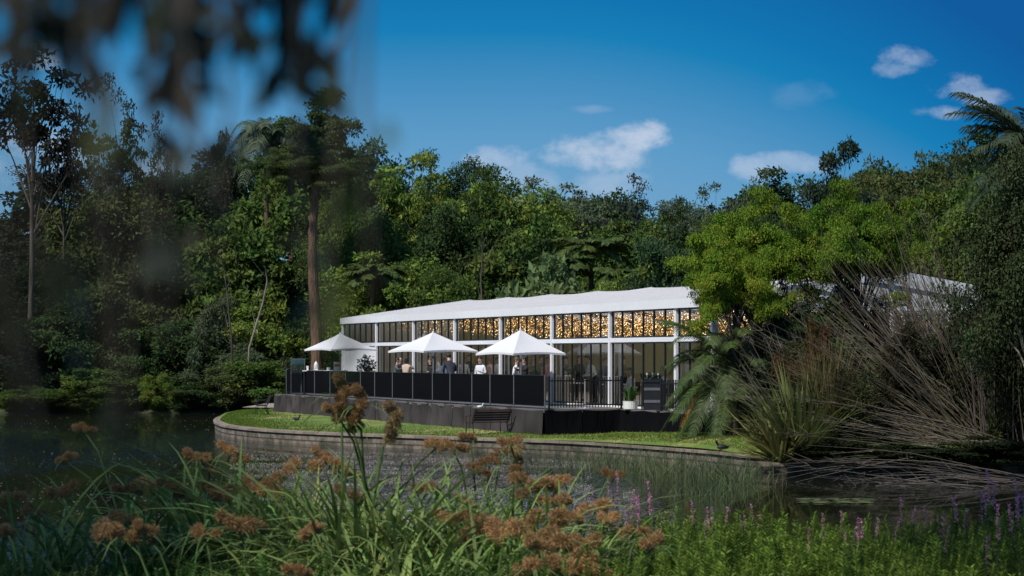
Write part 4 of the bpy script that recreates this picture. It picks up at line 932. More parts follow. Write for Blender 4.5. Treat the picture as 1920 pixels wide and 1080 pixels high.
def make_proto(kind, rgn, **k):
    arr, cs = crown_arrays(rgn, k['c'], k['r'], k['nc'], k['cr'], k['per'], k['L'], k['W'], k.get('flat', .7), k.get('shell', .55), k.get('lower', 0), k.get('rough', .35), k.get('droop', 0))
    crown = leaf_mesh('crown', *arr, k.get('mat', 'leaf')); 
    tr = trunk_mb(rgn, cs, k['c'][2] + k['r'][2], k.get('r0', .22), 0, k.get('fork', 3.5), k['c'], k.get('nl', 18), k.get('lean', 0)).mesh('trunk', k.get('bark', 'bark'), True)
    P3 = arr[0]; PROTO.setdefault(kind, []).append((crown, tr, float(np.percentile(P3[:, 2], 99.7)), float(np.percentile(P3[:, 0], 99) - np.percentile(P3[:, 0], 1))))
g = np.random.default_rng(21)
for L_, W_, fl_, pr in ((.40, .22, .42, 150), (.17, .09, .8, 520)): make_proto('broad', g, c=(0, 0, 6.2), r=(3.6, 3.4, 3.7), nc=105, cr=1.0, per=pr, L=L_, W=W_, fork=3.0, lower=.0, rough=.75, flat=fl_, bark='pale_bark')
for s in range(3): make_proto('broad', g, c=(0, 0, 6.3), r=(3.3 + .4 * s, 3.3, 3.6), nc=110, cr=1.0, per=290, L=.26, W=.15, fork=3.0, lower=.05, rough=.5)
for s in range(2): make_proto('tall', g, c=(0, 0, 6.4), r=(2.1, 2.1, 3.9), nc=60, cr=.85, per=300, L=.24, W=.13, fork=3.4, rough=.6)
for s in range(3): make_proto('sparse', g, c=(0, 0, 7.4), r=(2.4, 2.4, 2.6), nc=40, cr=.42, per=75, L=.20, W=.11, fork=5.4, r0=.10, nl=12, shell=.4, rough=.8, bark='bark', flat=.55)
for s in range(3): make_proto('shrub', g, c=(0, 0, 2.2), r=(2.4, 2.2, 2.3), nc=60, cr=.62, per=300, L=.20, W=.10, fork=.6, r0=.08, lower=-.5, rough=.6)
for s in range(2): make_proto('willowy', g, c=(0, 0, 2.6), r=(2.2, 2.2, 2.7), nc=60, cr=.55, per=330, L=.26, W=.06, fork=.8, r0=.07, lower=-.5, rough=.8, flat=1.3, bark='pale_bark', nl=30)
for s in range(2): make_proto('bright', g, c=(0, 0, 5.5), r=(3.1, 2.6, 1.45), nc=150, cr=.62, per=520, L=.115, W=.055, fork=3.6, r0=.15, lower=-.1, rough=.9, flat=.35, shell=.7, nl=26)
make_proto('bigleaf', g, c=(0, 0, 2.2), r=(3.2, 2.4, 1.9), nc=60, cr=.7, per=110, L=.38, W=.24, fork=.8, r0=.1, lower=-.2, rough=.5)
make_proto('knobbly', g, c=(0, 0, 7.6), r=(2.7, 2.2, 1.9), nc=22, cr=.75, per=420, L=.22, W=.13, fork=5.0, r0=.16, nl=22, shell=.35, rough=.7, bark='pale_bark', flat=.6)
cnt = {}
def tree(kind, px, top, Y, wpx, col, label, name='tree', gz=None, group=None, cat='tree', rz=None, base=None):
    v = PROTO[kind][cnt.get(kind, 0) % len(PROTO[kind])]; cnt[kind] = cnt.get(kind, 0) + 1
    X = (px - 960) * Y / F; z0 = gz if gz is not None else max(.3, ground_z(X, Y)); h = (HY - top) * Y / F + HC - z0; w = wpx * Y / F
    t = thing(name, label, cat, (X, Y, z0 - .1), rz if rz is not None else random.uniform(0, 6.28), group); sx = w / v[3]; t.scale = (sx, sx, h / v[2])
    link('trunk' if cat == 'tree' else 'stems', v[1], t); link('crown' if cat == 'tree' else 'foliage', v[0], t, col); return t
def ground_z(x, y):
    if y < 108: return .5
    return -1.1 + 1.45 * sm(108.5, 113, y) + 5.0 * sm(120, 175, y) + 6 * sm(170, 300, y) + (.15 + .2 if y < 126 and x > -13 else 0)
DG = (.050, .085, .026); MG = (.092, .145, .032); LG = (.155, .215, .040); OG = (.095, .118, .038); BG_ = (.065, .110, .052); YG = (.12, .16, .02); VD = (.022, .036, .016); GG = (.115, .150, .080)  # VD puts the dimness of the left edge into the leaf colour
W = 'woodland trees behind the lake'
T = [
 # far back wall of the wood
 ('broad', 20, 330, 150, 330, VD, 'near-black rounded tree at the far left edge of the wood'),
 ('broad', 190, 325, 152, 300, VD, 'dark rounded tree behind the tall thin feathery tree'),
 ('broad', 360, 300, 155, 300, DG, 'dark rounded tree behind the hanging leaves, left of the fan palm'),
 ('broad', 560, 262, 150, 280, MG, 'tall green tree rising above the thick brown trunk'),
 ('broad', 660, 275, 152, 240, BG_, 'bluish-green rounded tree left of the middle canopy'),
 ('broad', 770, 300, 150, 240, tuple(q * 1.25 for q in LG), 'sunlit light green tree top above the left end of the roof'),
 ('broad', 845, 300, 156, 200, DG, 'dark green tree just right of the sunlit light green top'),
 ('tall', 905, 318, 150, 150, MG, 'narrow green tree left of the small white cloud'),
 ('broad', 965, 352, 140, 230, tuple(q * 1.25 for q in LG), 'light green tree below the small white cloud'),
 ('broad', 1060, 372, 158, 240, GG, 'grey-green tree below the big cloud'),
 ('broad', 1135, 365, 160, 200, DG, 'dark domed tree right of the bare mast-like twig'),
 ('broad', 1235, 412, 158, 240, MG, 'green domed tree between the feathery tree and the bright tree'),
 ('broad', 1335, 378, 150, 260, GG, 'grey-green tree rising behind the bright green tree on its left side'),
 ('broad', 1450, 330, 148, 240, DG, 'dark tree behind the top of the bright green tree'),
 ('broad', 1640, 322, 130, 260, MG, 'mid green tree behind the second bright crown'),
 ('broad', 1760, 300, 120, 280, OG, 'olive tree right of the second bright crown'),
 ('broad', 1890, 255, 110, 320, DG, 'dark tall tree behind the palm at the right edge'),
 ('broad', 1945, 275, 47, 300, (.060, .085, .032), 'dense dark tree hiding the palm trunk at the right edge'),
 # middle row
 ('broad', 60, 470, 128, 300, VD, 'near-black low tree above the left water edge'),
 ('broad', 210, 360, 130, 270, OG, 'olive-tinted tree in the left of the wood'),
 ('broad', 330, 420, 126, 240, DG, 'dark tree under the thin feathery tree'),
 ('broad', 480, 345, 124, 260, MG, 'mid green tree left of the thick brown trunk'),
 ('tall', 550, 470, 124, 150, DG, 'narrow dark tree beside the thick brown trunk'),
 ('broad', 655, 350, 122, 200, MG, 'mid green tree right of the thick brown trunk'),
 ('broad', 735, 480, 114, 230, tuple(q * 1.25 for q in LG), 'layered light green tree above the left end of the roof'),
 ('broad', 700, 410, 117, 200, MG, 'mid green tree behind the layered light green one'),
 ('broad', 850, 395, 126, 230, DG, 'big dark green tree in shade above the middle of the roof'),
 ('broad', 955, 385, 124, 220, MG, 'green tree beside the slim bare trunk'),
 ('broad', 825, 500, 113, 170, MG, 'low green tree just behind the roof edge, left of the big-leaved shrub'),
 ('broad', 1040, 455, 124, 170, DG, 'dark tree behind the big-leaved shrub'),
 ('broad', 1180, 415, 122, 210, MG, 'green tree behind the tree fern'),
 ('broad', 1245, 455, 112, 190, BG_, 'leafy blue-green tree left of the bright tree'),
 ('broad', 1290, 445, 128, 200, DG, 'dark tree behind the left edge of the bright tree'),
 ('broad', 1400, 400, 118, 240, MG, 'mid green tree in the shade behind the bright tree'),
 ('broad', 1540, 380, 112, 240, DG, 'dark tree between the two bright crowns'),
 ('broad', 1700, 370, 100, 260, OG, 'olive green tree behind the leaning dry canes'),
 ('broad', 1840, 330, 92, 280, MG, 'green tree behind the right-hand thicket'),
]
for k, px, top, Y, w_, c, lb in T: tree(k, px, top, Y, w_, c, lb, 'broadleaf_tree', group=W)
S = [
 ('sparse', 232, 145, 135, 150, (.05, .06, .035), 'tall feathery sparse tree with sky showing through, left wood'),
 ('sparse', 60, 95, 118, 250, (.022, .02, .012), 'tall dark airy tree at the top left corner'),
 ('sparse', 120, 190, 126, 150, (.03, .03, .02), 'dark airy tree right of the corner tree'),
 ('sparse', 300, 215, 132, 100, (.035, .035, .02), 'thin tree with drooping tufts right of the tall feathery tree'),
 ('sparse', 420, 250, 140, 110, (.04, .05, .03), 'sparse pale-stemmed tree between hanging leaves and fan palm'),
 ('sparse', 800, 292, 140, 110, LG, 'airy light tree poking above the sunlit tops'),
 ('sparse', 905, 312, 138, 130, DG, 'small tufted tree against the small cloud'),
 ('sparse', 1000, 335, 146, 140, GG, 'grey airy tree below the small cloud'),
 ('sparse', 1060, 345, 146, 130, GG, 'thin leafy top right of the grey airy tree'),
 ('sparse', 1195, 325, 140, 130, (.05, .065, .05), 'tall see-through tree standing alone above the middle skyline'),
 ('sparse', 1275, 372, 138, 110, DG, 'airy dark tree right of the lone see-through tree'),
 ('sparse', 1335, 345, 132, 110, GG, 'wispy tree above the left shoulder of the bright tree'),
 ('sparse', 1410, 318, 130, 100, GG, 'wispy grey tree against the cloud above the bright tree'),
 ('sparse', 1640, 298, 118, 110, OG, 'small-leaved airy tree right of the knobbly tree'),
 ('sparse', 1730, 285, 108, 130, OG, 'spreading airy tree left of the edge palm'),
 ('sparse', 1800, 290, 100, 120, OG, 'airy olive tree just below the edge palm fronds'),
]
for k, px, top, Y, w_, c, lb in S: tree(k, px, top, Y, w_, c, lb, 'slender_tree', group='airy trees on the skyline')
tree('knobbly', 1568, 265, 112, 130, (.045, .07, .04), 'tree of tufted grey-green balls on bare pale limbs above the bright trees', 'tufted_tree')
SH = [
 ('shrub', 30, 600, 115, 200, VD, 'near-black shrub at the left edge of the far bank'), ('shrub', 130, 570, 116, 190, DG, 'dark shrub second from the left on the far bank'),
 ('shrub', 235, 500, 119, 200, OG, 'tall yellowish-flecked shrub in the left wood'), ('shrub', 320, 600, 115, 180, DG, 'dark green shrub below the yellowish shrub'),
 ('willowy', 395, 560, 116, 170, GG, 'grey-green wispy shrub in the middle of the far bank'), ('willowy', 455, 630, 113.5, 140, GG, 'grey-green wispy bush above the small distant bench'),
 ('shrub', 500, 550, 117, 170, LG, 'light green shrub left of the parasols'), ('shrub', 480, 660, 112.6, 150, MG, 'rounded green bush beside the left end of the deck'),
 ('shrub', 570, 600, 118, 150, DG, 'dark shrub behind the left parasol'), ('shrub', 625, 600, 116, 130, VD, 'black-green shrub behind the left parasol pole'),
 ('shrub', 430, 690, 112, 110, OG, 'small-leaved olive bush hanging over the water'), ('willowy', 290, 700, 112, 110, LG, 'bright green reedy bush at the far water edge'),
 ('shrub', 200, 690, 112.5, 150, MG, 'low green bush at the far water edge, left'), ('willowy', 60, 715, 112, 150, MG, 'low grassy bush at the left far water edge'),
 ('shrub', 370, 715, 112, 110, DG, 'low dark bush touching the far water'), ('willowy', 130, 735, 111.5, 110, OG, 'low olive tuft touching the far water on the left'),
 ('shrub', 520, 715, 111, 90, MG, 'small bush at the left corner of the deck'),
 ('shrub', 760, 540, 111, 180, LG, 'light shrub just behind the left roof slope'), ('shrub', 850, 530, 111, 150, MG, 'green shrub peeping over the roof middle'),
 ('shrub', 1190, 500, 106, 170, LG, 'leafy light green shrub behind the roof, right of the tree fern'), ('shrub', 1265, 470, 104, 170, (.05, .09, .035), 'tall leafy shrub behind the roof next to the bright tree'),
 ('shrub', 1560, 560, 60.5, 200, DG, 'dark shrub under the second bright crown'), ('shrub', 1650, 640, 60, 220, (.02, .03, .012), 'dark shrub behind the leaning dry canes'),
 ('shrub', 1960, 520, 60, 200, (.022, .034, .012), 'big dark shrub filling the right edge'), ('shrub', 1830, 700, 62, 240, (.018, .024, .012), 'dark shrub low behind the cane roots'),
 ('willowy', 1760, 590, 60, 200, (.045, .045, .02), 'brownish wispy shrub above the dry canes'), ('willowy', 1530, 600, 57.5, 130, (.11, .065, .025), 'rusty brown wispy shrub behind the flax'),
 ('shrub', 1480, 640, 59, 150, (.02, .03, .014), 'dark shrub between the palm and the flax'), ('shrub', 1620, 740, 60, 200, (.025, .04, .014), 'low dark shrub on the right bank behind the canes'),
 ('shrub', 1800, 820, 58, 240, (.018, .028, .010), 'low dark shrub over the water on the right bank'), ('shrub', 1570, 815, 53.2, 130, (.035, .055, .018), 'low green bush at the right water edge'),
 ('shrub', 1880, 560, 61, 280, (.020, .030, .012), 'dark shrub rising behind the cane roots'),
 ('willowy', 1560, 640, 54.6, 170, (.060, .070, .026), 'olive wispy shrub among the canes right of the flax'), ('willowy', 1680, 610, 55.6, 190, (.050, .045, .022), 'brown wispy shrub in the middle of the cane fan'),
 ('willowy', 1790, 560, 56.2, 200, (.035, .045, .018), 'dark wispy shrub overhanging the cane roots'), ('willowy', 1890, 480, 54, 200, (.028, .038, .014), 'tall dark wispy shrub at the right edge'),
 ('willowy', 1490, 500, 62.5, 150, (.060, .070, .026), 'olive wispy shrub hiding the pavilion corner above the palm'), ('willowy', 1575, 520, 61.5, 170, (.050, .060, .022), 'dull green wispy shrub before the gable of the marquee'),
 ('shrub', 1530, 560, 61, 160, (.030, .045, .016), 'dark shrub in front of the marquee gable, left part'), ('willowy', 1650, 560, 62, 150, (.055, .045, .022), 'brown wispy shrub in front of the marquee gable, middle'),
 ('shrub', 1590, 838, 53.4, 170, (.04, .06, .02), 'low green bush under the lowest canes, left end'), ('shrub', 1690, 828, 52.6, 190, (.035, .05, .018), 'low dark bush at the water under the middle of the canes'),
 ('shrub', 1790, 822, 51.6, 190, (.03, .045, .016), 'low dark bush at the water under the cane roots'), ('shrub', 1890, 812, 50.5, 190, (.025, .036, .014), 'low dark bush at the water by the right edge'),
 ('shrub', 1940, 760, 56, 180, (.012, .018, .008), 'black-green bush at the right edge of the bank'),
]
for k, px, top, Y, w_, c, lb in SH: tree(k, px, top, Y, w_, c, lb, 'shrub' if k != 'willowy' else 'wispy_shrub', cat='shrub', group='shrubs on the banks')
tree('bigleaf', 1015, 492, 107, 250, (.16, .22, .085), 'large-leaved shrub showing above the middle of the roof', 'large_leaf_shrub', cat='shrub')
tree('bright', 1420, 348, 62, 300, (.165, .255, .026), 'bright yellow-green tree overhanging the right end of the roof', 'feathery_tree', gz=.6, rz=.4)
tree('bright', 1378, 425, 60, 210, (.19, .265, .026), 'lower yellow-green tree whose edge covers the roof corner', 'feathery_tree', gz=.6, rz=2)
tree('bright', 1610, 335, 61, 290, (.13, .215, .022), 'second bright green tree above the dry canes', 'feathery_tree', gz=.6, rz=1)
tree('broad', 1745, 365, 92, 230, (.10, .15, .025), 'light green tree right of the second bright tree', 'broadleaf_tree', gz=.6)
# stray limbs: slim bare trunks in the wood
def bare_trunk(label, px, y0, y1, Y, r, mat, name='tree_trunk', bend=.3):
    a = at(px, y1, Y); b = at(px + bend * 10, y0, Y); a.z = max(.2, ground_z(a.x, Y)) - .2
    f = MB(); q_ = random.Random(int(px)); f.tube([(b - a) * u + V(bend * .5 * math.sin(u * 5 + px) + q_.uniform(-.08, .08), 0, 0) for u in (0, .15, .3, .45, .6, .75, .9, 1)], [r * 1.3, r * 1.1, r, r * .92, r * .85, r * .75, r * .6, r * .4], 9)
    f.tube([(b - a) * .8, (b - a) * .9 + V(.5, 0, .3), (b - a) + V(.9 + bend, .4, .5)], [r * .4, r * .25, .015], 5); f.tube([(b - a) * .55, (b - a) * .7 + V(-.35, .2, .2), (b - a) * .85 + V(-.7 * bend - .2, 0, .1)], [r * .4, r * .25, .02], 5)
    t = thing('bare_tree', label, 'tree', a); link('trunk', f.mesh('trunk', mat, True), t); return t
bare_trunk('slim pale bare trunk standing in the shade above the roof middle', 905, 440, 560, 110.5, .06, 'bark')
bare_trunk('thin pale forked trunk left of the thick brown trunk', 430, 480, 640, 111.6, .055, 'bark', bend=-.5)
bare_trunk('thin leaning pale trunk just left of the thick brown trunk', 490, 500, 640, 111.4, .07, 'pale_bark', bend=-1.2)

# ------------------------------------------------------------------ palms and ferns
def frond(L, arch, rg, pin=.45, n=34, wd=.035, dens=1.0, lift=.6, tipdrop=1.0):
    """feather frond along +x: leaflets as blades; returns blade list and rachis points"""
    pts = []; 
    for i in range(11):
        u = i / 10; pts.append(V(L * u * (1 - .18 * u * arch), 0, L * (lift * u - arch * tipdrop * .75 * u * u)))
    bl = []
    for i in range(n):
        u = .12 + .88 * i / n; k = min(9, int(u * 10)); p = pts[k].lerp(pts[k + 1], u * 10 - k); d = (pts[k + 1] - pts[k]).normalized()
        ll = pin * math.sin(math.pi * (.12 + .80 * u)) ** .7 * rg.uniform(.85, 1.1)
        for s in (-1, 1):
            o = (d * .65 + V(0, s, 0) * .85 + V(0, 0, rg.uniform(-.05, .25))).normalized(); q1 = p + o * ll * .5; q2 = p + o * ll + V(0, 0, -ll * .38); sd = d.cross(o).cross(o).normalized()
            bl.append(([p, q1, q2], [wd * .5, wd * .55, wd * .08], sd))
    return bl, pts
def xf(bl, M3): return [([M3 @ p for p in pts], ws, (M3.to_3x3() @ sd)) for pts, ws, sd in bl]
def palm_crown(n, L, arch0, arch1, seed, pin, wd, nl=34, lift0=.2, lift1=1.2, az=None):
    rg = random.Random(seed); bl = []; rach = MB()
    for i in range(n):
        t = i / n; a = (i * 2.39996) if az is None else rg.uniform(*az); ar = arch0 + (arch1 - arch0) * rg.random(); lf = lift0 + (lift1 - lift0) * (1 - t)
        b, pts = frond(L * rg.uniform(.85, 1.1), ar, rg, pin, nl, wd, lift=lf); M3 = Matrix.Rotation(a, 4, 'Z') @ Matrix.Rotation(rg.uniform(-.3, .3), 4, 'X'); bl += xf(b, M3); rach.tube([M3 @ p for p in pts], [.03 - .0026 * k for k in range(11)], 5)
    return bl, rach
def palm(name, label, loc, H, n, L, arch0, arch1, seed, pin, wd, col, r=.22, nl=34, lift0=.0, lift1=1.2, bark='palm_bark', az=None, sub=None):
    t = thing(name, label, 'palm tree' if 'palm' in name else 'tree fern', loc)
    f = MB(); rg = random.Random(seed); m = 14
    f.tube([V(.05 * math.sin(i), .05 * math.cos(i * 1.3), H * i / m) for i in range(m + 1)], [r * (1.25 if i == 0 else 1 + .1 * ((i % 2) - .5)) for i in range(m + 1)], 10); part('trunk', f, bark, t)
    bl, rach = palm_crown(n, L, arch0, arch1, seed, pin, wd, nl, lift0, lift1, az)
    me = blade_mesh('fronds', bl, 'blade'); o = link('fronds', me, t, col); o.location = (0, 0, H)
    o2 = part('frond_stalks', rach, 'leaf', t, col=tuple(c * 1.6 for c in col)); o2.location = (0, 0, H)
    return t
# phoenix palm in front of the right end of the pavilion
pp = at(1385, 672, 61); palm('date_palm', 'arching date palm hiding the right end of the deck', V(pp.x, pp.y, .6), 2.0, 62, 2.9, .6, 1.35, 3, .44, .018, (.060, .095, .026), .32, 96, -.3, 1.35)
t_ = thing('dead_palm_frond', 'orange-brown dying frond tip hanging low from the date palm', 'palm frond', (pp.x - .5, pp.y - .3, 2.3))
bl = []; rg = random.Random(9); rch = MB()
for i in range(3):
    b, pts = frond(1.7, 1.3, rg, .4, 30, .03, lift=.2); M3 = Matrix.Rotation(math.pi + .25 - i * .25, 4, 'Z'); bl += xf(b, M3); rch.tube([M3 @ p for p in pts], .012, 4)
link('leaflets', blade_mesh('leaflets', bl, 'blade'), t_, (.28, .15, .035)); part('stalk', rch, 'leaf', t_, col=(.3, .2, .06))
# tall palm at the right edge
pp = at(1925, 250, 50); palm('feather_palm', 'tall feather palm reaching into the top right edge', V(pp.x + .2, pp.y, .6), pp.z - .9, 34, 2.2, .35, .9, 5, .55, .04, (.045, .065, .035), .16, 36, .1, 1.1)
pp = at(1905, 330, 66); palm('feather_palm', 'lower feather palm behind the right-hand thicket', V(pp.x, pp.y, .6), pp.z - .8, 26, 1.9, .5, 1.0, 6, .45, .035, (.04, .065, .035), .14, 30, .0, 1.0)
# palms in the woods
pp = at(590, 330, 112.4); t = thing('tall_tree', 'tall tree with a thick straight brown trunk rising behind the left parasol', 'tree', (pp.x, pp.y, .3))
f = MB(); f.tube([V(.12 * math.sin(i * .35), 0, i * (pp.z + 2.2) / 24) for i in range(25)], [.36 - .008 * i + (.02 if i % 2 else 0) for i in range(25)], 14); part('trunk', f, 'palm_bark', t)
for k_, (dx, dz, sc_) in enumerate(((0, 0, .85), (1.0, -.9, .62), (-1.1, -.5, .6))):
    o = link('crown', PROTO['knobbly'][0][0] if k_ == 0 else PROTO['bright'][0][0], t, (.085, .125, .04)); o.scale = (sc_,) * 3; o.location = (dx, -.1 * k_, pp.z - (4.4 if k_ == 0 else 2.6) * 1 + dz)
for i, (px, py, Y, L, lb) in enumerate(((500, 250, 121, 2.9, 'pale-green palm with hanging fronds at the skyline left of centre'), (545, 265, 123, 2.6, 'second pale-green palm just right of the first on the skyline'))):
    Y = Y + (7 if Y > 120 else 0); pp = at(px, py, Y); g0 = max(.3, ground_z(pp.x, Y)); palm('feather_palm', lb, V(pp.x, pp.y, g0), pp.z - g0, 30, L, .9, 1.6, 30 + i, .9, .05, (.075, .105, .06) if i < 2 else (.04, .06, .03), .16, 32, -.1, 1.1)
for i, (px, py, Y, L, lb) in enumerate(((1110, 470, 111, 2.6, 'wide tree fern above the roof middle'), (1060, 500, 108.5, 1.8, 'smaller tree fern left of the wide one'), (1165, 520, 108, 1.7, 'low tree fern peeping over the roof'), (700, 520, 110.5, 2.0, 'tree fern above the left end of the roof'))):
    pp = at(px, py, Y); palm('tree_fern', lb, V(pp.x, pp.y, .4), pp.z - .4, 22, L, .5, .9, 60 + i, .55, .11, (.065, .095, .022), .14, 26, .2, .8)

# ------------------------------------------------------------------ flax, canes, reeds, lily pads
def spiky(name, label, loc, n, L, W_, seed, col, lean=(0, 0), cat='plant', spread=1.0, mat='blade', low=False):
    rg = random.Random(seed); bl = []
    for i in range(n):
        a = rg.uniform(0, 6.283); tilt = rg.random() ** .8 * spread; l = L * rg.uniform(.6, 1.1); d = V(math.cos(a), math.sin(a), 0); sd = V(-d.y, d.x, rg.uniform(-.4, .4)).normalized(); pts = []; ws = []; dr = rg.uniform(.0, .35)
        for j in range(7):
            u = j / 6; pts.append(V(rg.uniform(-.02, .02), 0, 0) + d * (.12 + l * math.sin(tilt) * u) + V(lean[0] * u * l, lean[1] * u * l, l * (math.cos(tilt) * u - dr * u * u))); ws.append(W_ * .5 * (1 - u ** 2.2) + .002)
        bl.append((pts, ws, sd))
    t = thing(name, label, cat, loc); link('leaves', blade_mesh('leaves', bl, mat), t, col); return t
P = onz(1500, 885, .1); P.z = .35
spiky('flax_plant', 'large sword-leaved flax clump at the right end of the stone wall', P + V(.1, .8, .1), 230, 2.75, .085, 3, (.125, .15, .045), (-.08, 0))
spiky('flax_plant', 'low flax clump with yellowing blades spilling over the wall end', P + V(-.5, .2, 0), 110, 1.9, .08, 4, (.20, .19, .06), (-.25, -.05), spread=1.35)
spiky('flax_plant', 'tall upright grass clump behind the flax', P + V(.9, 1.4, .2), 360, 3.3, .022, 5, (.17, .14, .055), (0, 0), spread=.45)
# dry arching canes
def canes(label, root, n, L, az, el, seed, col, sag=.12, r=(.006, .014), spread=.95, cat='cane thicket', twigs=True):
    rg = random.Random(seed); f = MB()
    for i in range(n):
        a = R(rg.uniform(*az)); e = R(rg.uniform(*el)); l = L * rg.uniform(.55, 1.1); d = V(math.cos(a) * math.cos(e), math.sin(a) * math.cos(e), math.sin(e)); s0 = V(rg.uniform(-spread, spread), rg.uniform(-spread, spread), rg.uniform(-.2, .3)); rr = rg.uniform(*r); sg = sag * rg.uniform(.2, 1.8)
        pts = [s0 + d * l * u + V(0, 0, -sg * l * u * u) + V(rg.uniform(-.08, .08), 0, rg.uniform(-.08, .08)) * (.3 + u) for u in (0, .25, .5, .75, 1)]
        f.tube(pts, [rr * 1.3, rr * 1.1, rr, rr * .7, rr * .3], 4, cap=False)
        if twigs:
            for k in range(rg.randrange(2, 6)):
                u = rg.uniform(.4, .95); p = s0 + d * l * u + V(0, 0, -sg * l * u * u); q = p + (d * .7 + V(rg.uniform(-.6, .6), rg.uniform(-.6, .6), rg.uniform(-.5, .5))) * rg.uniform(.2, .7); f.tube([p, q], [rr * .5, rr * .2], 3, cap=False)
    t = thing('dry_canes', label, cat, root); part('stalks', f, 'cane', t, col=col); return t
K = (.15, .122, .098)
canes('fan of long pale dry canes leaning left over the right bank', at(1830, 850, 55), 200, 6.8, (134, 218), (8, 56), 1, (.125, .105, .072), .10)
canes('steep dry canes rising left of the right edge', at(1830, 800, 56), 100, 6.8, (120, 190), (36, 76), 2, (.095, .076, .048), .08)
canes('long low canes arching almost flat above the water', at(1910, 868, 53), 60, 6.4, (155, 205), (3, 20), 3, (.13, .11, .08), .14)
canes('tangle of bent canes trailing into the water at the right', at(1930, 925, 49), 50, 5.4, (150, 205), (0, 16), 4, (.085, .072, .06), .14)
canes('upright dark stems at the right edge of the thicket', at(1890, 880, 54), 70, 6.5, (60, 150), (60, 88), 5, (.07, .055, .045), .03)
canes('tangle of fine grey twigs between the palm and the flax', at(1520, 800, 59), 120, 3.6, (100, 200), (25, 80), 6, (.15, .13, .105), .05)
canes('bare brown twigs above the cane fan', at(1760, 700, 60), 120, 4.6, (90, 180), (35, 80), 7, (.10, .07, .05), .04)
# reeds standing in the lake
def reeds(label, cx, cy, rx, ry, n, h, seed, col):
    rg = random.Random(seed); bl = []
    for i in range(int(n * .6)):
        x = rg.gauss(0, .5) * rx; y = rg.gauss(0, .5) * ry; l = h * rg.uniform(.4, 1.1); a = rg.uniform(0, 6.28); k = rg.uniform(.02, .9) ** 1.5 if rg.random() < .6 else rg.uniform(.6, 1.3); d = V(math.cos(a), math.sin(a), 0); sd = V(1, 0, 0) if rg.random() < .7 else V(.6, .8, 0)
        pts = [V(x, y, -.1) + d * (k * l * u * u) + V(0, 0, (l + .1) * u * (1 - .3 * k * u)) for u in (0, .35, .7, 1)]; bl.append((pts, [.007, .006, .005, .001], sd))
    t = thing('reed_bed', label, 'reeds', (cx, cy, 0), 0, 'reed clumps in front of the stone wall'); o = link('stems', blade_mesh('stems', bl, 'blade'), t, col); o['kind'] = 'stuff'
RC = (.10, .13, .055)
for i, (px, py, rx, ry, n, h, lb) in enumerate(((1040, 888, 1.2, 1.6, 170, .75, 'thin sparse reeds left of the reed bed'), (1130, 885, 1.1, 2.0, 260, .95, 'reed clump left of the middle of the bed'), (1215, 893, 1.1, 2.2, 420, .95, 'dense reed clump in the middle of the bed'),
                                                 (1300, 900, 1.1, 2.2, 480, .85, 'dense reed clump right of the middle of the bed'), (1375, 905, .9, 2.0, 420, .8, 'reed clump below the flax'), (1330, 930, .9, 1.4, 200, .5, 'low bent reeds nearest the camera'))):
    p = onz(px, py, 0); reeds(lb, p.x, p.y, rx, ry, n, h, 40 + i, RC)
lp = MB(); rg = random.Random(4)
for i in range(60):
    c = onz(1500 + rg.random() * 130, 934 + rg.random() * 9, 0.012); r = rg.uniform(.08, .16); lp.add([c + V(r * math.cos(a * .6), r * math.sin(a * .6), .002 * (a % 2) + .001 * (i % 7)) for a in range(10)], [tuple(range(10))])
o = link('lily_pads', lp.mesh('lily_pads', 'leaf'), None, (.12, .14, .06)); o['kind'] = 'stuff'; o['label'] = 'floating lily pads on the dark water at the right'; o['category'] = 'lily pads'
def glints():  # pale flat flecks stand in for bright reflections on the ripples
    rgn = np.random.default_rng(6); C = []
    def put(x, y): C.append((x, y, .006))
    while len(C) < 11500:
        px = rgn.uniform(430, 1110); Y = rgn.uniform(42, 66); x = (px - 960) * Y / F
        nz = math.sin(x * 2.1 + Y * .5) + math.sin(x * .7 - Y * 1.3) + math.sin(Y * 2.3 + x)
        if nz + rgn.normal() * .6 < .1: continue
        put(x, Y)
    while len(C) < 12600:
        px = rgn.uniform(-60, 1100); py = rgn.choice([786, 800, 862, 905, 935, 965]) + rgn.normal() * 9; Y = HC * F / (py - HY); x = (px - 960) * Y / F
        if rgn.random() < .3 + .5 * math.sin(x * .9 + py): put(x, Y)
    C = np.array(C); n = len(C)
    inside = np.ones(n, bool); ex = np.array([[p.x, p.y] for p in edge]); ey = np.interp(C[:, 0], *(lambda q: (q[:, 0], q[:, 1]))(ex[np.argsort(ex[:, 0])]))
    inside = (C[:, 1] < ey - 3.6) | (C[:, 0] < -13.6); C = C[inside]; n = len(C)
    U = rgn.normal(size=(n, 3)) * [1, 1, 0.02]; me = leaf_mesh('glint_flecks', C, U, np.tile([0, 0, 1.], (n, 1)), rgn.uniform(.02, .075, n), rgn.uniform(.015, .04, n), 'near_leaf', fold=.12)
    o = link('glint_flecks', me, None, (.46, .41, .36)); o['kind'] = 'stuff'; o['label'] = 'pale flecks added on the dark water in place of ripple highlights'; o['category'] = 'glints'
glints()
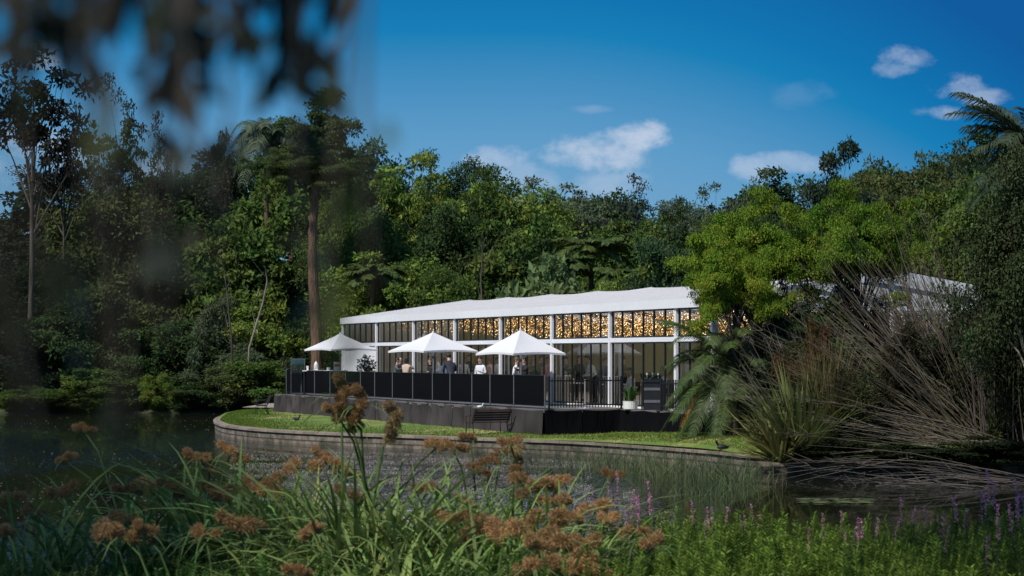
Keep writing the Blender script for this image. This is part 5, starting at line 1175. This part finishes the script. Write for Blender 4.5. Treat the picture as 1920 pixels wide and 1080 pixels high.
# grass tufts on the lawn edge and roots of the skirts
def grass():
    rgn = np.random.default_rng(2); n = 26000; C = []
    E = [(p.x, p.y) for p in edge]
    while len(C) < n:
        i = rgn.integers(5, len(E) - 8); t = rgn.random(); x = E[i][0] * (1 - t) + E[i + 1][0] * t; y = E[i][1] * (1 - t) + E[i + 1][1] * t; dn = .38 + abs(rgn.normal()) * 2.2
        x2 = x + .9 * dn * .5; y2 = y + dn
        l = Vector((x2, y2, 0)) - Vector((O.x, O.y, 0)); lyy = -UY * l.x + UX * l.y; lxx = UX * l.x + UY * l.y
        if lyy > DY0 - .05 and DX0 < lxx < DX1: continue
        if lyy > DY1 - .05 and lxx > DX0: continue
        if y2 > 99: continue
        C.append((x2, y2, lawn_z(x2, y2)))
    C = np.array(C); U = rgn.normal(size=(n, 3)) * .4 + np.array([0, 0, 1.]); N_ = rgn.normal(size=(n, 3)); me = leaf_mesh('grass', C, U, N_, rgn.uniform(.03, .08, n), .02, 'leaf')
    o = link('grass', me, None, (.13, .19, .03)); o['kind'] = 'stuff'; o['label'] = 'short mown grass of the lawn'; o['category'] = 'grass'
grass()

# ------------------------------------------------------------------ foreground bank: sedge, loosestrife
def near_z(x, y): return 1.35 * (1 - sm(15, 23, y - .03 * x)) - 1.1 * sm(15, 23, y)
def leafy_clump(seed, n, h, rad):
    """upright stems with narrow paired leaves"""
    rgn = np.random.default_rng(seed); C = []; U = []; N_ = []; Ls = []; f = MB(); tips = []
    for i in range(n):
        a = rgn.uniform(0, 6.28); r = rad * math.sqrt(rgn.random()); b = np.array([r * math.cos(a), r * math.sin(a), 0]); hh = h * rgn.uniform(.6, 1.1); ln = np.array([rgn.normal() * .07, rgn.normal() * .07, 1.0]); tip = b + ln * hh; tips.append(tip)
        f.tube([Vector(b), Vector(b + ln * hh * .5 + rgn.normal(size=3) * .01), Vector(tip)], [.004, .003, .0015], 3, cap=False)
        m = int(hh / .026); ph = rgn.uniform(0, 6.28)
        for j in range(m):
            u = .25 + .75 * j / m; p = b + ln * hh * u
            for s in range(3):
                aa = ph + j * 1.9 + s * 2.09; d = np.array([math.cos(aa), math.sin(aa), .55 + .5 * u]); C.append(p); U.append(d); N_.append([0, 0, 1.]); Ls.append(.065 * (1.15 - .75 * u) + .012)
    C = np.array(C); Ls = np.array(Ls); me = leaf_mesh('leaves', C, np.array(U), np.array(N_) + rgn.normal(size=C.shape) * .25, Ls * rgn.uniform(.8, 1.2, len(Ls)), Ls * .24, 'near_leaf')
    return me, f.mesh('stems', 'near_leaf'), tips
CL = [leafy_clump(100 + i, 26, 1.0, .30) for i in range(5)]
def spike_mesh(tips, seed, frac):
    rgn = np.random.default_rng(seed); out = []
    for tp in tips:
        if rgn.random() > frac and out: continue
        C = []; U = []; L = rgn.uniform(.16, .30); m = int(L / .0035)
        for j in range(m):
            a = rgn.uniform(0, 6.28); C.append(tp + np.array([.04 * (j / m) ** 2 * math.sin(seed + tp[0] * 40), 0, L * j / m - .02])); U.append([math.cos(a), math.sin(a), rgn.uniform(.1, .7)])
        C = np.array(C); n = len(C); out.append(leaf_mesh('flower_spike', C, np.array(U), rgn.normal(size=(n, 3)), rgn.uniform(.014, .030, n), .010, 'near_leaf'))
    return out
SPK = [spike_mesh(c[2], 7 + i, .22) for i, c in enumerate(CL)]
def clump(x, y, topz, col, label, group, flower=None, wide=1.0):
    i = random.randrange(5); z0 = near_z(x, y); t = thing('leafy_plant' if not flower else 'loosestrife', label, 'plant' if not flower else 'flowering plant', (x, y, z0), random.uniform(0, 6.28), group); s = (topz - z0) / 1.05; t.scale = (wide, wide, s)
    link('stems', CL[i][1], t, tuple(c * .8 for c in col)); link('leaves', CL[i][0], t, col)
    for sp_ in (SPK[i] if flower else []): link('flower_spike', sp_, t, flower)
GRN = (.155, .235, .032)
rg = random.Random(77)
LM = [(0, 'at the left edge'), (110, 'near the left edge'), (240, 'below the left patch of brown heads'), (370, 'under the dark water gap'), (470, 'below the low wide brown head'), (590, 'below the small round brown head'), (680, 'under the leaf fountain'), (800, 'right of the leaf fountain'), (920, 'below the big brown heads'),
      (1040, 'among the lowest brown heads'), (1165, 'below the tall purple spikes'), (1260, 'at the gap of open water'), (1360, 'by the pair of purple spikes'), (1460, 'below the lily pads, left'), (1568, 'by the pink-purple spikes'), (1640, 'right of the pink-purple spikes'), (1735, 'by the dark purple spikes'), (1830, 'below the large purple flowers'), (1915, 'in the right corner')]
def near(px): return min(LM, key=lambda q: abs(q[0] - px))[1]
# tops as seen in the picture, along the width, for each depth row
def top_right(px): return 1005 - 40 * sm(1130, 1250, px) + 0 * px
rows = [(13.6, 975), (12.6, 985), (11.4, 1000), (10.3, 1025), (9.4, 1050)]
for ri, (Y, tp) in enumerate(rows):
    px = 1140 + (ri % 2) * 40
    while px < 1960:
        j = rg.uniform(-26, 20); wv = rg.uniform(.55, 1.15); c = tuple(q * wv * rg.uniform(.94, 1.06) for q in GRN)
        P = at(px, tp + j - (10 if 1300 < px < 1500 else 0) - (14 if px > 1840 else 0), Y)
        clump(P.x, P.y + rg.uniform(-.25, .25), P.z, c, 'upright green leafy plant, %s row, %s' % (('back', 'second', 'middle', 'fourth', 'front')[ri], near(px)), 'leafy green plants of the right foreground bed', wide=1.0)
        px += rg.uniform(60, 84) * 12 / Y * .8
for ri, (Y, tp) in enumerate([(12.3, 1035), (11.2, 1040), (10.2, 1052), (9.3, 1062)]):
    px = -20 + (ri % 2) * 50
    while px < 1150:
        hide = 40 if 620 < px < 900 else 0; hide += 16 if px < 330 else 0
        P = at(px, tp + hide + rg.uniform(-14, 14), Y); c = tuple(q * rg.uniform(.6, .95) for q in (.085, .165, .03))
        clump(P.x, P.y + rg.uniform(-.2, .2), P.z, c, 'low green leafy plant, %s row, %s' % (('back', 'second', 'third', 'front')[ri], near(px)), 'low leafy plants of the left foreground'); px += rg.uniform(70, 100)
PUR = (.62, .26, .40)
for px, py, Y, lb in ((1165, 925, 12.2, 'tall purple loosestrife right of the sedge heads'), (1190, 955, 11.8, 'lower purple loosestrife just right of the tall one'), (1150, 950, 12.0, 'purple loosestrife tucked between the sedge heads and the tall purple one'), (1345, 965, 12.8, 'purple loosestrife spikes left of the middle of the green bed'), (1385, 968, 13.0, 'purple loosestrife spikes just behind the taller green stems'),
                      (1568, 990, 12.0, 'single pink-purple spike group in the middle of the green bed'), (1628, 985, 12.4, 'thin purple spike right of the pink-purple group'), (1735, 965, 12.6, 'dark purple loosestrife near the right side of the bed'), (1810, 970, 12.0, 'purple loosestrife second from the right edge'),
                      (1860, 935, 12.2, 'large purple loosestrife near the right edge'), (1900, 925, 11.9, 'tallest purple loosestrife at the right edge'), (1905, 975, 11.2, 'low purple loosestrife in the right corner'), (640, 905, 13.5, 'pale lilac loosestrife behind the sedge in the middle left')):
    P = at(px, py + 16, Y); clump(P.x, P.y, P.z, (.06, .10, .025), lb, None, PUR if px > 700 else (.38, .22, .36), wide=.75 if px > 1800 else .55)
# sedge flower stems
def fluff_mesh(seed, blobs, n):
    rgn = np.random.default_rng(seed); C = []; U = []
    for c, r in blobs:
        for k in range(n):
            d = rgn.normal(size=3); d /= np.linalg.norm(d); p = np.array(c) + d * r * rgn.random() ** .5 * .75; C.append(p); U.append(d + rgn.normal(size=3) * .35)
    C = np.array(C); m = len(C); return leaf_mesh('flower_head', C, np.array(U), rgn.normal(size=(m, 3)), rgn.uniform(.009, .024, m), .0026, 'fluff', fold=.1)
FL = []
rgh = random.Random(15)
for i in range(6):
    bs = []; nb = rgh.randrange(4, 7)
    for k in range(nb):
        bs.append((((k / nb - .45) * .19 + rgh.uniform(-.015, .015), rgh.uniform(-.045, .045), rgh.uniform(-.018, .024)), rgh.uniform(.028, .044)))
    FL.append(fluff_mesh(30 + i, bs, 620))
FLV = []
for i in range(2): FLV.append(fluff_mesh(50 + i, [((rgh.uniform(-.03, .03), rgh.uniform(-.03, .03), -.14 + .028 * k), rgh.uniform(.026, .040)) for k in range(9)], 620))
RUST = (.43, .265, .12)
heads = [(640, 735, 1.0, 1), (632, 768, .9, 0), (672, 757, 1.0, 1), (660, 790, .8, 0), (737, 782, 1.2, 2), (370, 858, 1.0, 0), (392, 874, .8, 0), (432, 845, 1.0, 0), (458, 862, .8, 0), (160, 803, .8, 0), (125, 858, .9, 0), (120, 922, 1.1, 0), (278, 908, 1.0, 0), (240, 920, 1.0, 0),
 (325, 918, 1.1, 0), (352, 932, .9, 0), (392, 918, 1.1, 0), (425, 925, 1.0, 0), (575, 872, 1.3, 0), (608, 856, 1.0, 0), (630, 868, .9, 0), (648, 884, .9, 0), (522, 900, 1.1, 0), (478, 916, 1.0, 0), (520, 916, 1., 0), (656, 930, 1.1, 0), (818, 832, 1.0, 0), (850, 836, 1.1, 0), (882, 822, .9, 0),
 (958, 828, .9, 0), (943, 845, .8, 0), (972, 852, .9, 2), (918, 866, .9, 0), (898, 880, .8, 0), (972, 880, .7, 0), (1150, 890, .8, 0), (1116, 950, 1.2, 0), (800, 917, 1.0, 0), (875, 945, .9, 0), (988, 903, 1.2, 0), (1022, 912, 1.2, 0), (1048, 903, .9, 0), (1000, 933, 1.0, 0), (1048, 940, 1.0, 0),
 (840, 972, .9, 0), (880, 970, .9, 0), (905, 992, 1.4, 0), (950, 996, 1.4, 0), (1030, 968, 1.4, 0), (1065, 978, 1.0, 0), (448, 985, 1.3, 0), (485, 983, 1.0, 0), (590, 994, 1.0, 0), (205, 1000, 1.4, 0), (235, 1002, 1.1, 0), (275, 998, 1.0, 0), (385, 1000, 1.0, 0), (1000, 1060, 1.3, 0), (1075, 1058, 1.6, 0),
 (1100, 1020, 1.2, 0), (1045, 1008, 1.3, 0), (1012, 1028, 1.1, 0), (232, 972, .9, 0), (12, 932, 1.1, 0), (8, 1000, 1.1, 0), (1145, 972, .8, 0), (1195, 995, .9, 0), (1225, 1015, .9, 0), (60, 960, .9, 0), (1110, 1070, 1.3, 0), (560, 1075, .9, 0)]
def zone(px, py):
    if py < 800 and px > 500: return {640: 'tallest rust-brown sedge head, upright in front of the dark deck cloth', 632: 'rust-brown tuft just below the tallest sedge head', 672: 'second tall upright sedge head right beside the tallest', 660: 'small tuft under the second tall sedge head', 737: 'lone pale-brown upright sedge head right of the tall pair'}.get(px)
    if px < 180: return 'rust-brown sedge head in the dark left corner over the water'
    if px < 310: return 'rust-brown sedge head in the left patch beside the dark water'
    if px < 480 and py < 950: return 'rust-brown sedge head rising over the water left of the tall pair'
    if px < 700 and py < 950: return 'rust-brown sedge head clustered at the foot of the tall upright pair'
    if px < 700: return 'low rust-brown sedge head above the low green leaves at left'
    if px < 1000 and py < 900: return 'rust-brown sedge head in front of the stone wall and bench'
    if px > 1100: return 'rust-brown sedge head beside the purple spikes'
    if py < 960: return 'rust-brown sedge head in the upper part of the central right cluster'
    return 'rust-brown sedge head in the lower part of the central right cluster'
used = {}
for i, (px, py, s, kd) in enumerate(heads):
    Y = 13.2 - 3.6 * sm(820, 1070, py) + rgh.uniform(-.3, .3)
    if py < 800 and px > 500: Y = 11.3
    H = at(px, py, Y); root = 690 if 480 < px < 820 else (px * .55 + 0.45 * (420 if px <= 480 else 960)); bx = (root + rgh.uniform(-60, 60) - 960) * (Y) / F
    by = Y - rgh.uniform(-.2, .35); z0 = near_z(bx, by); lb = zone(px, py) or 'rust-brown sedge head'
    t = thing('sedge', lb, 'sedge', (bx, by, z0), 0, 'rust-brown sedge flower stems in the foreground')
    top = V(H.x - bx, H.y - by, H.z - z0); f = MB(); mid = V(top.x * .35, top.y * .5, top.z * .6)
    f.tube([V(0, 0, 0), mid * .6, mid, V(top.x * .72, top.y * .8, top.z * .88), top - V(0, 0, .03)], [.010, .009, .008, .007, .005], 5, cap=False)
    part('stem', f, 'near_leaf', t, col=(.07, .12, .03))
    m = FLV[i % 2] if kd else FL[i % 6]; k = 1
    hd = link('flower_head', m, t, (lambda w_: tuple(q * w_ for q in (RUST if kd != 2 else (.48, .34, .17))))(rgh.uniform(.7, 1.25))); hd.location = top; s *= .88 if kd == 0 else 1; hd.scale = (s, s, s * k) if kd != 2 else (s * .95, s * .95, s * .7); hd.rotation_euler = (rgh.uniform(-.3, .3), rgh.uniform(-.45, .45) if kd == 0 else rgh.uniform(-.12, .12), rgh.uniform(-.8, .8))
    # a few bracts below the head
    br = []
    for q in range(7):
        a = rgh.uniform(0, 6.28); d = V(math.cos(a), math.sin(a), 0); l = rgh.uniform(.12, .34); sd = V(-d.y, d.x, 0); br.append(([top + V(0, 0, -.03) + d * l * u + V(0, 0, l * (.5 * u - .75 * u * u)) for u in (0, .35, .7, 1)], [.004, .005, .004, .0005], sd))
    link('bracts', blade_mesh('bracts', br, 'blade'), t, (.085, .13, .04))
# arching sedge leaves
def sedge_tuft(label, px, Y, n, L, topf, seed, col, group, W_=.023):
    rg = random.Random(seed); x = (px - 960) * Y / F; z0 = near_z(x, Y); bl = []
    for i in range(n):
        a = rg.uniform(0, 6.283); l = L * rg.uniform(.55, 1.15); d = V(math.cos(a), math.sin(a), 0); sd = V(-d.y, d.x, rg.uniform(-.5, .5)).normalized(); sp = rg.uniform(.15, .75); s0 = V(rg.gauss(0, .10), rg.gauss(0, .10), 0); dr = rg.uniform(.4, 1.15); pts = []; ws = []
        for j in range(10):
            u = j / 9; pts.append(s0 + d * (l * sp * (u ** 1.4)) + V(0, 0, l * topf * (u - dr * .62 * u ** 3))); ws.append(W_ * .5 * (1 - u ** 3) * rg.uniform(.9, 1.1) + .0008)
        bl.append((pts, ws, sd))
    t = thing('sedge_tuft', label, 'sedge', (x, Y, z0), 0, group); link('leaves', blade_mesh('leaves', bl, 'blade'), t, col)
SG = (.18, .245, .062)
k = 0
for px, Y, n, L, lb in ((690, 11.0, 120, 1.35, 'big fountain of arching grass-like leaves under the tall sedge heads'), (630, 11.4, 90, 1.3, 'arching leaf tuft left of the big fountain'), (760, 11.0, 100, 1.25, 'arching leaf tuft right of the big fountain'), (560, 11.8, 80, 1.3, 'leaf tuft in the left middle under the brown heads'), (500, 12.0, 70, 1.25, 'leaf tuft farther left under the brown heads'),
                        (440, 12.2, 60, 1.3, 'leaf tuft beside the dark water'), (380, 12.3, 44, 1.3, 'thin leaf tuft over the dark water'), (820, 11.3, 80, 1.2, 'leaf tuft in the centre of the foreground'), (880, 11.2, 80, 1.2, 'leaf tuft just right of the centre'), (940, 11.0, 80, 1.15, 'leaf tuft among the central right brown heads'),
                        (1000, 11.4, 70, 1.15, 'leaf tuft behind the central right brown heads'), (1060, 11.6, 60, 1.1, 'leaf tuft left of the purple spikes'), (720, 10.0, 90, 1.1, 'front leaf tuft at the bottom of the fountain'), (620, 10.1, 60, 1.0, 'front leaf tuft bottom left of the fountain'), (850, 10.0, 80, 1.05, 'front leaf tuft bottom centre'),
                        (960, 9.9, 60, 1.0, 'front leaf tuft below the big brown heads'), (250, 12.2, 40, 1.15, 'dark leaf tuft in the left foreground'), (130, 12.0, 36, 1.2, 'dark leaf tuft near the left edge'), (30, 11.6, 36, 1.2, 'dark leaf tuft at the left edge')):
    k += 1; sedge_tuft(lb, px, Y, int(n * 2.0), L * 1.22, .95, 200 + k, tuple(q * random.uniform(.8, 1.1) for q in SG), 'arching sedge leaf tufts in the foreground')
# withered straw tuft
sedge_tuft('withered straw-coloured tuft in the middle of the foreground', 655, 10.4, 60, .95, .8, 333, (.30, .19, .10), None, .012)

# ------------------------------------------------------------------ near tree whose twigs hang into the picture (out of focus)
ot = thing('overhanging_tree', 'dark tree whose blurred leafy twigs hang into the top left', 'tree', (-2.6, -1.2, 1.35))
B0 = V(-2.6, -1.2, 1.35)
f = MB(); f.tube([V(0, 0, 0), V(.1, .1, 1.5), V(.2, .4, 3.2), V(.0, .8, 5.5), V(-.5, 1.5, 8)], [.28, .22, .2, .17, .1], 12)
part('trunk', f, 'bark', ot, smooth=True)
def branch(pts, rr): 
    f = MB(); f.tube([V(*p) - B0 for p in pts], rr, 7); part('branch', f, 'bark', ot, smooth=True)
branch([(-2.42, -.8, 4.5), (-1.9, .9, 4.75), (-1.2, 2.0, 4.7), (-.6, 2.6, 4.5)], [.09, .07, .05, .02])
branch([(-2.5, -.6, 4.9), (-2.2, 1.0, 5.1), (-1.2, 1.8, 5.0)], [.08, .05, .02])
branch([(-2.45, -.8, 4.3), (-1.4, .0, 4.15), (-.5, .45, 3.98), (-.1, .55, 3.93)], [.07, .045, .022, .008])
branch([(-1.4, .0, 4.15), (-.6, .8, 4.0), (-.15, .98, 3.93)], [.04, .02, .008])
rgl = np.random.default_rng(5)
def twig(path, n, L, W_, spread, col, Y=None):
    """path in picture pixels with depth: hangs from above the frame"""
    pts = [at(px, py, y) - B0 for px, py, y in path]; pts = [V(pts[0].x, pts[0].y, 3.93 - B0.z)] + pts; f = MB(); f.tube(pts, [(.0035 if path[-1][1] < 350 else .0016) * (1 - .6 * i / (len(pts) - 1)) for i in range(len(pts))], 5); tw = part('twig', f, 'bark', ot)
    C = []; U = []
    seg = [(pts[i + 1] - pts[i]).length for i in range(len(pts) - 1)]; off = seg[0]; tot = sum(seg) - off
    for k in range(n):
        s = off + tot * (1 - rgl.random() ** 1.3 * .8); i = 0
        while i < len(seg) - 1 and s > seg[i]: s -= seg[i]; i += 1
        p = pts[i].lerp(pts[i + 1], min(1, s / seg[i])); C.append(np.array(p) + rgl.normal(size=3) * spread * .25); U.append(rgl.normal(size=3) * .6 + np.array([0, 0, -.9]))
    C = np.array(C); me = leaf_mesh('leaves', C, np.array(U), rgl.normal(size=(n, 3)) * .6 + np.array([0, -1., .2]), L * rgl.uniform(.7, 1.2, n), W_, 'leaf'); link('leaves', me, tw, col)
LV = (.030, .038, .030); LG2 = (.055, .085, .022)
TW = [
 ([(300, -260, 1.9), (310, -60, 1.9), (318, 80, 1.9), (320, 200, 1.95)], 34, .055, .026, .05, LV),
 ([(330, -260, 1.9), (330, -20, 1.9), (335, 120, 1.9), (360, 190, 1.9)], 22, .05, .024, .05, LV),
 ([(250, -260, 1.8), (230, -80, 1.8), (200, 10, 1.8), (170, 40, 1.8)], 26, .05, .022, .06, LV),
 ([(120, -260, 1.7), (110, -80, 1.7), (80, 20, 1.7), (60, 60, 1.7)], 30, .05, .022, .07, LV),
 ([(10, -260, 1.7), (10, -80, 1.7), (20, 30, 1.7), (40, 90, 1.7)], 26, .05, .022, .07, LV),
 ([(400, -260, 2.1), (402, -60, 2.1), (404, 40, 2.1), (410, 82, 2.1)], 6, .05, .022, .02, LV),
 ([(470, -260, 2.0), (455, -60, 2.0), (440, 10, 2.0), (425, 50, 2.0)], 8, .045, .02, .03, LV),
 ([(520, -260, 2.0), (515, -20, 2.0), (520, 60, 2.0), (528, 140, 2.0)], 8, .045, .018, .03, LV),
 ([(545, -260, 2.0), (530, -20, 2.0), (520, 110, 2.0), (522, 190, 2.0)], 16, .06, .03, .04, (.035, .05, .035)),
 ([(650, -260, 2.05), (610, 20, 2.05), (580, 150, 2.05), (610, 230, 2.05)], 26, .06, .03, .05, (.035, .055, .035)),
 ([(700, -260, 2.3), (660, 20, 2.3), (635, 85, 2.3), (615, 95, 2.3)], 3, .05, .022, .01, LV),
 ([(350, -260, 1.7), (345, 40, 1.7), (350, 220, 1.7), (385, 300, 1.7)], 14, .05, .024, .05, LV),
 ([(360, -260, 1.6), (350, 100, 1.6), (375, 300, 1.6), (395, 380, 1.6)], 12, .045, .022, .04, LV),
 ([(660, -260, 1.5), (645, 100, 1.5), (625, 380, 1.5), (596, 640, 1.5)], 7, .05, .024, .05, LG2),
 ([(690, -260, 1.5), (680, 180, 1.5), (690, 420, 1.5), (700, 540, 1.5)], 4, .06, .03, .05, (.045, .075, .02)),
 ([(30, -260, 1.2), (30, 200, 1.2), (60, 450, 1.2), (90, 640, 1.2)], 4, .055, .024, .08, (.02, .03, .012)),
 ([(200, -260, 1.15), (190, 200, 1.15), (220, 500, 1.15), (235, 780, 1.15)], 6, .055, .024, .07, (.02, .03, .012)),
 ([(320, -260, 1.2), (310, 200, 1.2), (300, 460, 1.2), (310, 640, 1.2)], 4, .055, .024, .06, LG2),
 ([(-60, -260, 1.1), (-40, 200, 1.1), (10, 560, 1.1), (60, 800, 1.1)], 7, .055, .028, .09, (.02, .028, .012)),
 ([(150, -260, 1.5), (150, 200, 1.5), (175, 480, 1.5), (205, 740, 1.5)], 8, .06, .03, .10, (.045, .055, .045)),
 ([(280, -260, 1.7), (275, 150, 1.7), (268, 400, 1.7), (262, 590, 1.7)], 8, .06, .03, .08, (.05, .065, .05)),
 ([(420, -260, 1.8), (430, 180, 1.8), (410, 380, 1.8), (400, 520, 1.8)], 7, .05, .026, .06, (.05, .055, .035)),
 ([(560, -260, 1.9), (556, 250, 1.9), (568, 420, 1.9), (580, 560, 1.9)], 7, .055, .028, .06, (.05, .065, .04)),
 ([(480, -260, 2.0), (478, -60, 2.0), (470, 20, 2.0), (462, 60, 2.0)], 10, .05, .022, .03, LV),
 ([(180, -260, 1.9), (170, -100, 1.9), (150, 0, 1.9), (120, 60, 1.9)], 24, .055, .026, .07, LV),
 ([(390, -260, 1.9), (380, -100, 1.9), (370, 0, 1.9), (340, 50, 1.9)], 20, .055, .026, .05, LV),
]
KT = .46
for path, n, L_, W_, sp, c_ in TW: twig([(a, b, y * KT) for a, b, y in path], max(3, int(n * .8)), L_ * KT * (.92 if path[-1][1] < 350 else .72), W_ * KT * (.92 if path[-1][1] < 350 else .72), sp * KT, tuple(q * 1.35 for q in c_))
# crowns and limbs added out of view to shade the foreground corners
arr, cs = crown_arrays(np.random.default_rng(8), (0, 0, 0), (3.4, 4.0, 1.5), 60, 1.0, 260, .16, .09)
shade_crown = leaf_mesh('crown', *arr, 'leaf'); o = link('crown', shade_crown, ot, (.04, .07, .02)); o.location = V(-7.6, 7.2, 9.2) - B0; o.scale = (.5, .8, .8)
branch([(-2.6, -.4, 6.0), (-5.5, 4, 7.8), (-7.2, 7, 9.0)], [.14, .1, .05])
o = link('crown', shade_crown, ot, (.04, .07, .02)); o.location = V(-.7, 8.0, 9.0) - B0; o.scale = (.34, .6, .6); branch([(-2.7, 0, 7.0), (-1.6, 4, 8.4), (-.8, 7.8, 9.0)], [.12, .09, .04])

# tell look-alikes apart by their order from the left
ORD = ['leftmost', 'second', 'third', 'fourth', 'fifth', 'sixth', 'seventh', 'eighth', 'ninth', 'tenth', 'eleventh', 'twelfth']
same = {}
for o in list(bpy.data.objects):
    if o.parent is None and o.get('label') and o.get('category'): same.setdefault(o['label'], []).append(o)
def col_of(o):
    hd = [c for c in o.children if c.name.startswith('flower_head')]
    p = o.location + (hd[0].location if hd else Vector((0, 0, 0))); return p.x / max(p.y, .1)
for lb, os_ in same.items():
    if 1 < len(os_) <= 12:
        for i, o in enumerate(sorted(os_, key=col_of)): o['label'] = (ORD[i] + (' ' if i == 0 else ' from left, ') + lb)
